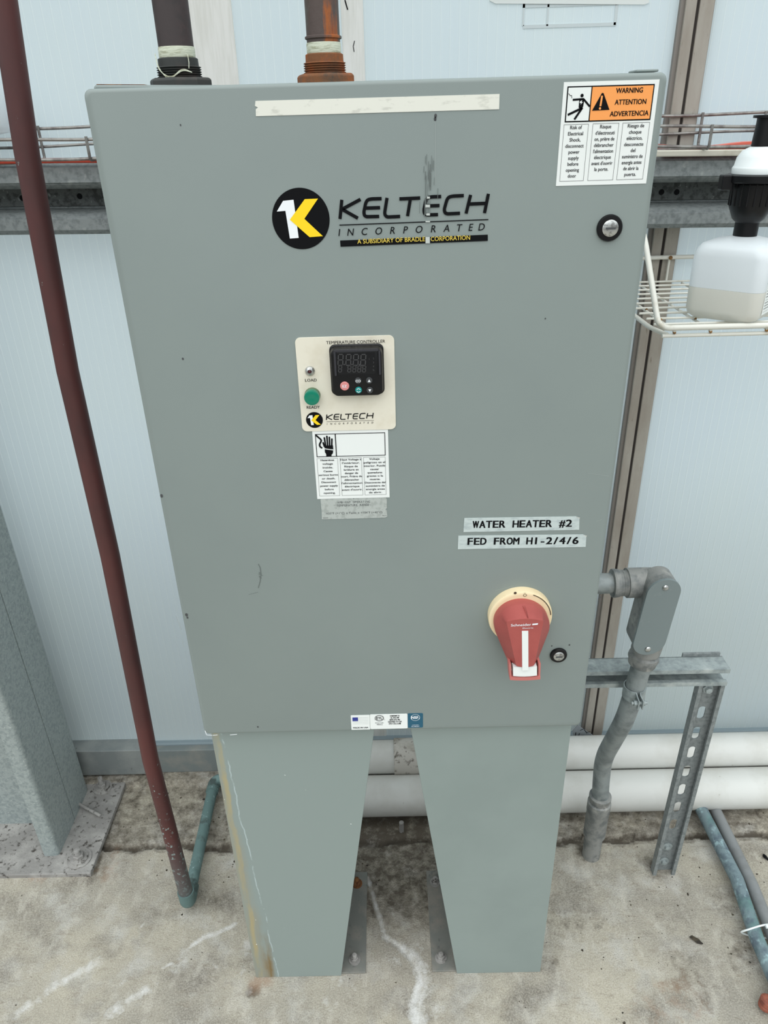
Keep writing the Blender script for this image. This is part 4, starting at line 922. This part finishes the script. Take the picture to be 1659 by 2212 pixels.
q = D(1134, 1286, yd); stroke(m, [(q[0] + .0024 * math.cos(t), q[1] + .0020 * math.sin(t)) for t in np.linspace(0, 2 * PI, 20)], .0006, yd); text(m, 'OFF', q[0] - .0005, q[1] + .0031, .0012, yd)
m.build('dial_marks', mat('dark brown print', srgb(62, 52, 40), .6), HD, tri=True)

# ---------------------------------------------------------------- conduit with fitting, right of the cabinet
ct = thing('conduit', 'grey steel conduit leaving the cabinet side and bending down into the floor', 'conduit', (.474, .296, 0))
zc_ = P(1400, 1258, 1, .205).z; yc = .205
M().tube([(.298, yc, zc_), (.405, yc, zc_)], .0185, 24).build('stub', conduit_m, ct, smooth=True)
M().lathe((.3975, yc, zc_), (1, 0, 0), [(.0190, 0), (.0255, .001), (.0262, .004), (.0250, .012), (.0235, .014), (.0240, .016), (.0228, .0175), (.0238, .019), (.0228, .0205), (.0238, .022), (.0225, .024), (.0240, .0285), (.021, .030)], 32).build('coupling', cast_m, ct, smooth=False)
xb_ = P(1425, 1330, 1, yc).x
xb_ = .492
M().tube(fillet([(.424, yc, zc_), (xb_, yc, zc_), (xb_ - .004, yc, zc_ - .10), (xb_ - .012, yc, .700)], .030, 12), .0270, 32).build('fitting_body', cast_m, ct, smooth=True)
q0 = P(1395 + 20, 1270, 1, .165); 
fx0, fx1 = P(1392, 1330, 1, .160).x, P(1463, 1330, 1, .160).x; fz1 = P(1440, 1252, 1, .160).z; fz0 = P(1410, 1408, 1, .160).z
fz0 -= .006
def stad(x0, x1, z0, z1, sk_=0): return [(x + (z - fz1) * .085, z) for x, z in rrect(x0, x1, z0, z1, (x1 - x0) / 2 - .0002, 12)]
M().prism(stad(fx0 + .001, fx1 - .001, fz0 + .001, fz1 - .001), .164, .205).build('fitting_box', cast_m, ct, tri=True, bevel=.001)
cv = M().prism(stad(fx0, fx1, fz0, fz1), .1590, .1640).build('fitting_cover', cover_m, ct, tri=True, bevel=.0012)
xm = (fx0 + fx1) / 2
for z in (fz1 - .016, fz0 + .013):
    M().lathe((xm + (z - fz1) * .085, .159, z), (0, -1, 0), [(.0058, 0), (.0055, .0012), (.0035, .0028), (0, .0032)], 20).build('cover_screw', bright, cv, smooth=True)
M().lathe((xb_ - .012, yc, .704), (-.07, 0, -1), [(.021, 0), (.0235, .002), (.0235, .010), (.0275, .013), (.0285, .020), (.0265, .026), (.0255, .034), (.022, .037)], 32).build('coupling', cast_m, ct, smooth=True)
c1 = Vector((xb_ - .0135, yc, .675)); 
path = fillet([c1, P(1372, 1520, 1, .207), P(1298, 1655, 1, .285), P(1284, 1740, 1, .293)], .045, 10)
g0 = Vector((.4745, .293, .0))
pA = P(1353, 1548, 1, .207); pB = P(1302, 1640, 1, .287); pC = Vector((.4745, .2935, .20))
M().tube(fillet([c1, pA, pB, pC], .05, 12), .0188, 28).build('conduit_run', conduit_m, ct, smooth=True)
M().lathe((g0.x, g0.y, -.018), (0, 0, 1), [(.021, 0), (.021, .09), (.0255, .095), (.0255, .175), (.0265, .178), (.0265, .205), (.0235, .208), (.0235, .216), (.0250, .218), (.0250, .226), (.020, .228)], 32).build('floor_coupling', cast_m, ct, smooth=True)

# ---------------------------------------------------------------- strut frame
def cprof(w_, d_, t=.0026, lip=.0085, ret=.009):
    """C channel opening at d=0 towards -d; returns closed outline (a across, b depth)"""
    h = w_ / 2
    o_ = [(-h + lip, 0), (-h, 0), (-h, d_), (h, d_), (h, 0), (h - lip, 0), (h - lip, ret), (h - lip - t * .6, ret), (h - lip - t * .6, t * 0 + .0)]
    return None
fr_t = thing('strut_frame', 'galvanised strut channel frame carrying the conduit beside the cabinet', 'frame', (.64, .25, 0))
sw = .0413; ZTOP = .6245; YF = .235
def strut_sides(m, fn, a, b, sw=.0413, d=.0413, lip=.0095, ret=.009):
    t = .0026; h = sw / 2
    for s_ in (-1, 1):
        for x0, x1, y0, y1 in ((h - t, h, 0, d), (h - lip, h - t, 0, t), (h - lip, h - lip + t, t, ret)):
            xx = sorted((s_ * x0, s_ * x1))
            m.extrude([(xx[0], y0), (xx[1], y0), (xx[1], y1), (xx[0], y1)], fn, a, b)
# top rail: runs along x
mz = ZTOP - sw / 2; m = M(); fnx = lambda p, q, t: (t, YF + q, mz + p - (t - .5) * .006)
strut_sides(m, fnx, .34, .668); m.extrude([(-sw / 2, .0387), (sw / 2, .0387), (sw / 2, .0413), (-sw / 2, .0413)], fnx, .34, .668)
m.build('top_rail', galv, fr_t)
M().box(.588, .664, YF + .0415, YF + .046, ZTOP - .012, ZTOP + .007).build('rear_plate', galv_dark, fr_t, bevel=.001)
xs0 = .6360; UW = .052; UD = .0175; m = M(); fny = lambda p, q, t: (xs0 + p + (t - .3) * .012, YF + .0 + q, t)
strut_sides(m, fny, 0, ZTOP - sw - .001, UW, UD, .0080, .005); m.build('upright', galv_dark, fr_t)
def slotcell(m, z0, z1, hw, hh, zc0, y0, y1, w_):
    n = 28; out = []; inn = []
    for k_ in range(n):
        t = 2 * PI * k_ / n; c, s_ = math.cos(t), math.sin(t)
        inn.append((hw * c, zc0 + (hh - hw) * (1 if s_ > 0 else -1 if s_ < 0 else 0) + hw * s_))
        k2_ = min((w_ / 2) / max(abs(c), 1e-6), (((z1 if s_ > 0 else z0) - zc0) / s_) if abs(s_) > 1e-6 else 9)
        out.append((k2_ * c, zc0 + k2_ * s_))
    f = lambda x, y, z: (xs0 + x + (z - .3) * .012, y, z)
    for k_ in range(n):
        j = (k_ + 1) % n; a, b, c, d = out[k_], out[j], inn[j], inn[k_]
        m.add([f(a[0], y0, a[1]), f(b[0], y0, b[1]), f(c[0], y0, c[1]), f(d[0], y0, d[1]), f(a[0], y1, a[1]), f(b[0], y1, b[1]), f(c[0], y1, c[1]), f(d[0], y1, d[1])],
              [(0, 1, 2, 3), (4, 5, 6, 7), (2, 3, 7, 6)])
m = M(); zt_ = ZTOP - sw - .001; z = zt_; pit = .0565
cells = []
while z > .02: cells.append((max(z - pit, 0), z)); z -= pit
cells[-1] = (0, cells[-1][1])
for a, b in cells:
    if b > zt_ - .03 or a < .11: m.box(xs0 - UW / 2 + .001 + (a - .3) * .012, xs0 + UW / 2 - .001 + (a - .3) * .012, YF + UD - .0026, YF + UD, a, b)
    else: slotcell(m, a, b, .0075, .0172, (a + b) / 2, YF + UD - .0026, YF + UD, UW - .004)
m.build('slotted_web', galv_dark, fr_t)
M().lathe((xs0 + .004, YF + UD - .003, zt_ - .020), (0, -1, 0), [(.0115, 0), (.0115, .002), (.0070, .0022), (.0070, .008), (.0, .009)], 6).build('frame_bolt', galv, fr_t)
for z in (.033, .085): M().lathe((xs0 - .004, YF + UD - .003, z), (0, -1, 0), [(.012, 0), (.012, .002), (.0065, .0022), (.0060, .007), (0, .0078)], 12).build('frame_bolt', galv, fr_t)
M().box(.630, .652, YF + .030, YF + .036, ZTOP - .028, ZTOP - .010).build('channel_nut', galv, fr_t, bevel=.001)
# conduit clamp
cl = thing('conduit_clamp', 'two-piece steel clamp with bolt holding the conduit to the strut frame', 'clamp', (.489, .205, .58))
ccx, ccy, ccz = P(1370, 1492, 1, .2055)
for s_ in (-1, 1):
    ths = np.linspace(PI / 2 + .0, -PI / 2 + .18, 14) if s_ > 0 else np.linspace(PI / 2, 3 * PI / 2 - .18, 14)
    prof = [(ccx + .0205 * math.cos(t), ccy + .0205 * math.sin(t)) for t in ths] + [(ccx + s_ * .0035, ccy - .0260), (ccx + s_ * .0042, ccy - .042)]
    prof = [(ccx + s_ * .012, ccy + .037)] + prof if 0 else prof
    rings = []
    for i, (x, y) in enumerate(prof):
        x2, y2 = prof[min(i + 1, len(prof) - 1)]; x1_, y1_ = prof[max(i - 1, 0)]; d_ = Vector((x2 - x1_, y2 - y1_)).normalized(); nn = Vector((-d_.y, d_.x)) * .0011
        hh = .013 if i < len(prof) - 2 else .010
        rings.append([(x + nn.x, y + nn.y, ccz - hh), (x - nn.x, y - nn.y, ccz - hh), (x - nn.x, y - nn.y, ccz + hh), (x + nn.x, y + nn.y, ccz + hh)])
    M().ring_tube(rings).build('clamp_half', galv, cl, smooth=True)
M().tube([(ccx - .016, ccy - .034, ccz), (ccx + .014, ccy - .034, ccz)], .0032, 12).build('clamp_bolt', galv, cl, smooth=True)
M().lathe((ccx - .0115, ccy - .034, ccz), (1, 0, 0), [(.0062, 0), (.0062, .006)], 6).build('clamp_nut', galv, cl)
M().lathe((ccx + .0055, ccy - .034, ccz), (1, 0, 0), [(.0056, 0), (.0056, .004), (.003, .005)], 16).build('bolt_head', galv, cl)

# ---------------------------------------------------------------- white wire shelf
sh = thing('wire_shelf', 'white coated wire shelf on the wall right of the cabinet', 'shelf', (.7, .41, 1.30))
SZ = 1.304; sx0, sx1, sy0, sy1 = .420, 1.02, .222, .580
def wire(name, pts, r, f=.0, mm=whitewire, seg=10): return M().tube(fillet(pts, f, 8) if f else pts, r, seg).build(name, mm, sh, smooth=True)
for i in range(10):
    y = .250 + i * .0362
    wire('grid_wire', [(sx0 + .002, y, SZ), (sx1, y, SZ)], .0018)
for x in (.445, .500, .585, .675, .765, .855, .945): wire('cross_wire', [(x, sy0, SZ - .0045), (x, sy1, SZ - .0045)], .0020)
br = P(1395, 520, 0, sx0)
wire('front_frame_wire', [(sx0 + .003, br.y + .20, br.z + .2 * (br.z - SZ) / (br.y - sy0) * .6), (sx0 - .001, br.y, br.z), (sx0, sy0, SZ + .001), (sx1, sy0, SZ + .001)], .0044, .018, seg=14)
wire('lower_front_wire', [(sx0 + .008, sy0 + .004, SZ - .012), (sx1, sy0 + .004, SZ - .012)], .0030)
wire('side_wire', [(sx0 + .016, sy0 + .004, SZ - .011), (sx0 - .002, sy0 + .035, SZ - .006), (sx0 - .004, sy1, SZ - .004)], .0036, .012)
wire('back_rail', [(sx0 + .03, .578, 1.3485), (sx1, .578, 1.3485)], .0040)
wire('back_post', [(.553, .578, 1.35), (.553, .578, SZ)], .0022)
bt, bb2 = P(1500, 324, 1, .497).z, P(1500, 338, 1, .497).z
mb = M(); mb.add([(x, y, z - (x - .54) * .016) for x in (.40, 1.15) for y in (.497, .5095) for z in (bb2, bt)], [(0, 1, 3, 2), (4, 6, 7, 5), (0, 4, 5, 1), (2, 3, 7, 6), (0, 2, 6, 4), (1, 5, 7, 3)])
ms = mb.build('mounting_bar', cream, sh, bevel=.002)
m = M()
for x in (.445, .500, .585, .675):
    m.lathe((x, .2240, SZ - .0085), (.3, .1, 1), [(.0022, 0), (.0030, .002), (.002, .004)], 8)
    for y in (.2862, .3586, .43): 
        if random.random() < .8: m.lathe((x, y, SZ - .004), (0, 0, 1), [(.0021, .001), (.0025, .003), (.0015, .005)], 8)
m.lathe((.553, .575, 1.348), (0, -1, .2), [(.003, 0), (.004, .003), (.002, .006)], 8)
o = m.build('rust_spots', mat('brown rust', srgb(150, 112, 66), .9, 0, [(srgb(104, 74, 44), 90, .5, .6)]), sh); o['kind'] = 'stuff'

# ---------------------------------------------------------------- jug with dispenser pump
nk = P(1611, 515, 1, .305); cxj, cyj = .553, .286; yaw = math.radians(-42); jz = SZ + .002
jt = thing('soap_jug', 'translucent white square jug half full, with black and white dispenser, on the wire shelf', 'jug', (cxj, cyj, jz))
def jring(hw, z, r): 
    out = []
    for x, y in rrect(-hw, hw, -hw, hw, min(r, hw * .98), 7):
        out.append((cxj + x * math.cos(yaw) - y * math.sin(yaw), cyj + x * math.sin(yaw) + y * math.cos(yaw), z))
    return out
def jmat(name, c, tr, rough=.35):
    s = NT(name); s.col(c); s.b.inputs['Roughness'].default_value = rough
    t_ = s.n('ShaderNodeBsdfTranslucent'); t_.inputs[0].default_value = c; mx = s.n('ShaderNodeMixShader'); mx.inputs[0].default_value = tr
    tp = s.n('ShaderNodeBsdfTransparent'); mx2 = s.n('ShaderNodeMixShader'); mx2.inputs[0].default_value = .12
    out = s.t.nodes['Material Output']; s.l(s.b.outputs[0], mx.inputs[1]); s.l(t_.outputs[0], mx.inputs[2]); s.l(mx.outputs[0], mx2.inputs[1]); s.l(tp.outputs[0], mx2.inputs[2]); s.l(mx2.outputs[0], out.inputs[0]); return s.m
jug_m = jmat('milky plastic', srgb(242, 247, 250), .28); liq_m = jmat('cloudy liquid', srgb(238, 237, 229), .2)
HJ = .150
prof = [(.034, 0), (.047, .0015), (.0530, .007), (.0555, .016), (.0560, .048)]
jl = M(); jl.ring_tube([jring(h, jz + z, .017) for h, z in prof] + [jring(.0558, jz + .0482, .022)]); jl.build('liquid_level', liq_m, jt, smooth=True)
prof = [(.0560, .0485), (.0558, .094), (.0543, .1035), (.0495, .1105), (.040, .1145), (.028, .117), (.017, .120)]
M().ring_tube([jring(h, jz + z, .017 if z < .10 else .022 if z < .112 else h * .8) for h, z in prof]).build('jug_body', jug_m, jt, smooth=True)
# label on the right-hand face
def jp(a, b, z): 
    return (cxj + a * math.cos(yaw) - b * math.sin(yaw), cyj + a * math.sin(yaw) + b * math.cos(yaw), jz + z)
q = .0562
lbv = [jp(q, -.034, .014), jp(q, .034, .014), jp(q, .034, .078), jp(q, -.034, .078)]
M().add(lbv + [(x + .0006 * math.cos(yaw), y + .0006 * math.sin(yaw), z) for x, y, z in lbv], [(0, 1, 2, 3), (4, 5, 6, 7), (0, 1, 5, 4), (1, 2, 6, 5), (2, 3, 7, 6), (3, 0, 4, 7)]).build('jug_label', white_lab, jt)
m = M()
for i in range(13):
    z = .018 + i * .0044; L_ = .06 if i % 4 == 0 else random.uniform(.02, .055); q2 = q + .0009; h = .0003 if i % 4 == 0 else .0009
    m.add([jp(q2, -.032, z), jp(q2, -.032 + L_, z), jp(q2, -.032 + L_, z + h), jp(q2, -.032, z + h)], [(0, 1, 2, 3)])
m.build('label_lines', grey_print, jt)
zn = jz + .117
M().lathe((cxj, cyj, zn), (0, 0, 1), [(.0170, -.004), (.0170, .022), (.0225, .027), (.0305, .045), (.0315, .075), (.0290, .078)], 40).build('dispenser_neck', black, jt, smooth=True)
m = M()
for k_ in range(20):
    a = 2 * PI * k_ / 20; m.box(cxj + .0305 * math.cos(a) - .0011, cxj + .0305 * math.cos(a) + .0011, cyj + .0305 * math.sin(a) - .0011, cyj + .0305 * math.sin(a) + .0011, zn + .046, zn + .076)
m.build('neck_rib', black, jt)
m = M(); m.lathe((cxj, cyj, zn + .077), (0, 0, 1), [(.040, 0), (.0425, .002), (.0425, .010), (.038, .012)], 44); m.build('collar_flange', black, jt, smooth=True)
M().box(cxj - .053, cxj - .036, cyj - .012, cyj + .004, zn + .068, zn + .0885).build('flange_tab', black, jt, bevel=.002)
M().lathe((cxj, cyj, zn + .088), (0, 0, 1), [(.0345, 0), (.0350, .008), (.0340, .010), (.0330, .011), (.0310, .022), (.0250, .031), (.0150, .036), (.012, .037)], 44).build('dispenser_cap', white_pl, jt, smooth=True)
M().lathe((cxj, cyj, zn + .124), (0, 0, 1), [(.0150, 0), (.0135, .030), (.0135, .036), (.019, .0365), (.019, .040), (.004, .0405)], 32).build('spout_stem', black, jt, smooth=True)

# ---------------------------------------------------------------- pipes on the floor at right
t1 = thing('floor_pipe', 'blue-green oxidised pipe running along the floor at lower right', 'pipe', (.76, .2, 0))
M().tube([P(1508, 1735, 2, .030), P(1592, 1900, 2, .030), P(1635, 2028, 2, .030), Vector((.757, -.60, .030))], .0150, 20).build('pipe_run', verdi_blue, t1, smooth=True)
t2 = thing('floor_pipe', 'smooth grey plastic conduit lying beside the blue-green floor pipe', 'pipe', (.80, .2, 0))
M().tube([P(1543, 1745, 2, .021), P(1625, 1912, 2, .021), P(1668, 2020, 2, .021), Vector((.795, -.60, .021))], .0135, 20).build('pipe_run', grey_pvc, t2, smooth=True)
c = P(1640, 2012, 2, .026)
pts = [(c.x + .038 * math.cos(t) * (1 if abs(math.cos(t)) < .99 else 1), c.y + .004 * math.sin(2 * t), .026 + .0205 * math.sin(t)) for t in np.linspace(0, 2 * PI, 40)[:-1]]
zt3 = thing('cable_tie', 'white plastic cable tie binding the two floor pipes together', 'cable tie', (c.x, c.y, .006))
M().tube(pts, .0019, 8, closed=True).build('strap', white_pl, zt3, smooth=True)
M().box(c.x + .008, c.x + .015, c.y - .006, c.y, .044, .050).build('tie_head', white_pl, zt3, bevel=.001)
M().tube([(c.x + .011, c.y - .004, .046), (c.x + .017, c.y - .012, .050), (c.x + .022, c.y - .022, .050)], .0014, 6).build('tie_tail', white_pl, zt3)
# rust coloured fitting at the corner
q = P(1653, 2168, 2, .02)
tag(M().lathe((q.x + .001, q.y, .004), (.2, .1, 1), [(.008, 0), (.013, .004), (.014, .010), (.011, .013), (.0145, .016), (.0145, .024), (.008, .029)], 16).build('rusty_fitting', mat('red rust', srgb(146, 84, 66), .8, 0, [(srgb(110, 60, 48), 60, .45, .6)]), smooth=True), 'small red-brown fitting on the floor at lower right corner', 'fitting')

# ---------------------------------------------------------------- litter
def leaf(u, v, L_, wd, ang, mm, lab, name='dry_leaf'):
    q = P(u, v, 2, .002); m = M(); pts = []
    for k_ in range(14):
        t = 2 * PI * k_ / 14; rr_ = 1 + random.uniform(-.15, .15); x = L_ * math.cos(t) * rr_; y = wd * math.sin(t) * rr_
        pts.append((q.x + x * math.cos(ang) - y * math.sin(ang), q.y + x * math.sin(ang) + y * math.cos(ang), .0015 + random.uniform(0, .002)))
    m.add([(q.x, q.y, .005)] + pts, [(0, k_ + 1, (k_ + 1) % 14 + 1) for k_ in range(14)]); tag(m.build(name, mm), lab, 'leaf' if name == 'dry_leaf' else 'scrap')
leaf(1504, 2031, .015, .0055, -.7, dirt_m, 'dark dry leaf lying on the concrete right of the cabinet')
leaf(1654, 1852, .0045, .009, .2, black_matt, 'black scrap on floor at right edge, beyond the floor pipes', 'black_scrap')
m = M(); rng = random.Random(11)
for i in range(240):
    if i < 120: u = rng.uniform(1180, 1659); v = rng.uniform(1745, 2100)
    elif i < 170: u = rng.uniform(240, 560); v = rng.uniform(1700, 1900)
    elif i < 200: u = rng.uniform(780, 960); v = rng.uniform(1830, 1990)
    else: u = rng.uniform(0, 1659); v = rng.uniform(1900, 2212)
    q = P(u, v, 2, 0); s_ = rng.uniform(.0010, .0026) * (1.5 if rng.random() < .06 else 1)
    z0_ = -.004 if q.y > .35 else (-.0005)
    if .325 < q.y < .357: z0_ = -.02
    if -.31 < q.x < .31 and .015 < q.y < .27 and abs(q.x) > .06: continue
    m.add([(q.x + s_ * math.cos(k_ * 1.05) * rng.uniform(.5, 1.6), q.y + s_ * math.sin(k_ * 1.05) * rng.uniform(.5, 1.6), z0_) for k_ in range(6)] + [(q.x, q.y, z0_ + s_ * .9)], [(k_, (k_ + 1) % 6, 6) for k_ in range(6)])
tag(m.build('floor_debris', dirt_m), 'dark crumbs of debris scattered over the concrete', 'debris', kind='stuff')

# small handwritten tag behind the cabinet corner
A = P(1243, 1572, 1, .565); B = P(1282, 1592, 1, .565)
tg = thing('paper_tag', 'small tilted silver tag with black scribble behind lower right cabinet corner', 'tag', (A.x, .56, .10))
u_ = [P(1236, 1580, 1, .560), P(1241, 1600, 1, .560), P(1284, 1607, 1, .560), P(1280, 1588, 1, .560), P(1248, 1566, 1, .560)]
M().prism([(p_.x, p_.z) for p_ in u_], .559, .561).build('tag_sheet', mat('dull silver tag', srgb(128, 134, 138), .5), tg, tri=True)
m = M()
for (a, b, c, d) in ((1253, 1578, 1262, 1574), (1262, 1576, 1268, 1584), (1268, 1582, 1276, 1580), (1243, 1590, 1244, 1582), (1249, 1592, 1252, 1584), (1252, 1594, 1258, 1588), (1258, 1596, 1261, 1588), (1263, 1598, 1267, 1590), (1266, 1592, 1272, 1598)):
    stroke(m, [D(a, b, .5585), D(c, d, .5585)], .0018, .5585)
m.build('tag_scribble', black_matt, tg)
# something white at the left edge behind the red pipe
q = P(-20, 228, 1, .54)
tag(M().lathe((q.x - .030, .53, q.z - .045), (0, 0, 1), [(.030, 0), (.052, .004), (.060, .02), (.062, .05), (.058, .075), (.042, .098), (.015, .105)], 32).build('white_jug', jug_m, smooth=True), 'rounded translucent white container behind the dark red pipe at left edge', 'container')
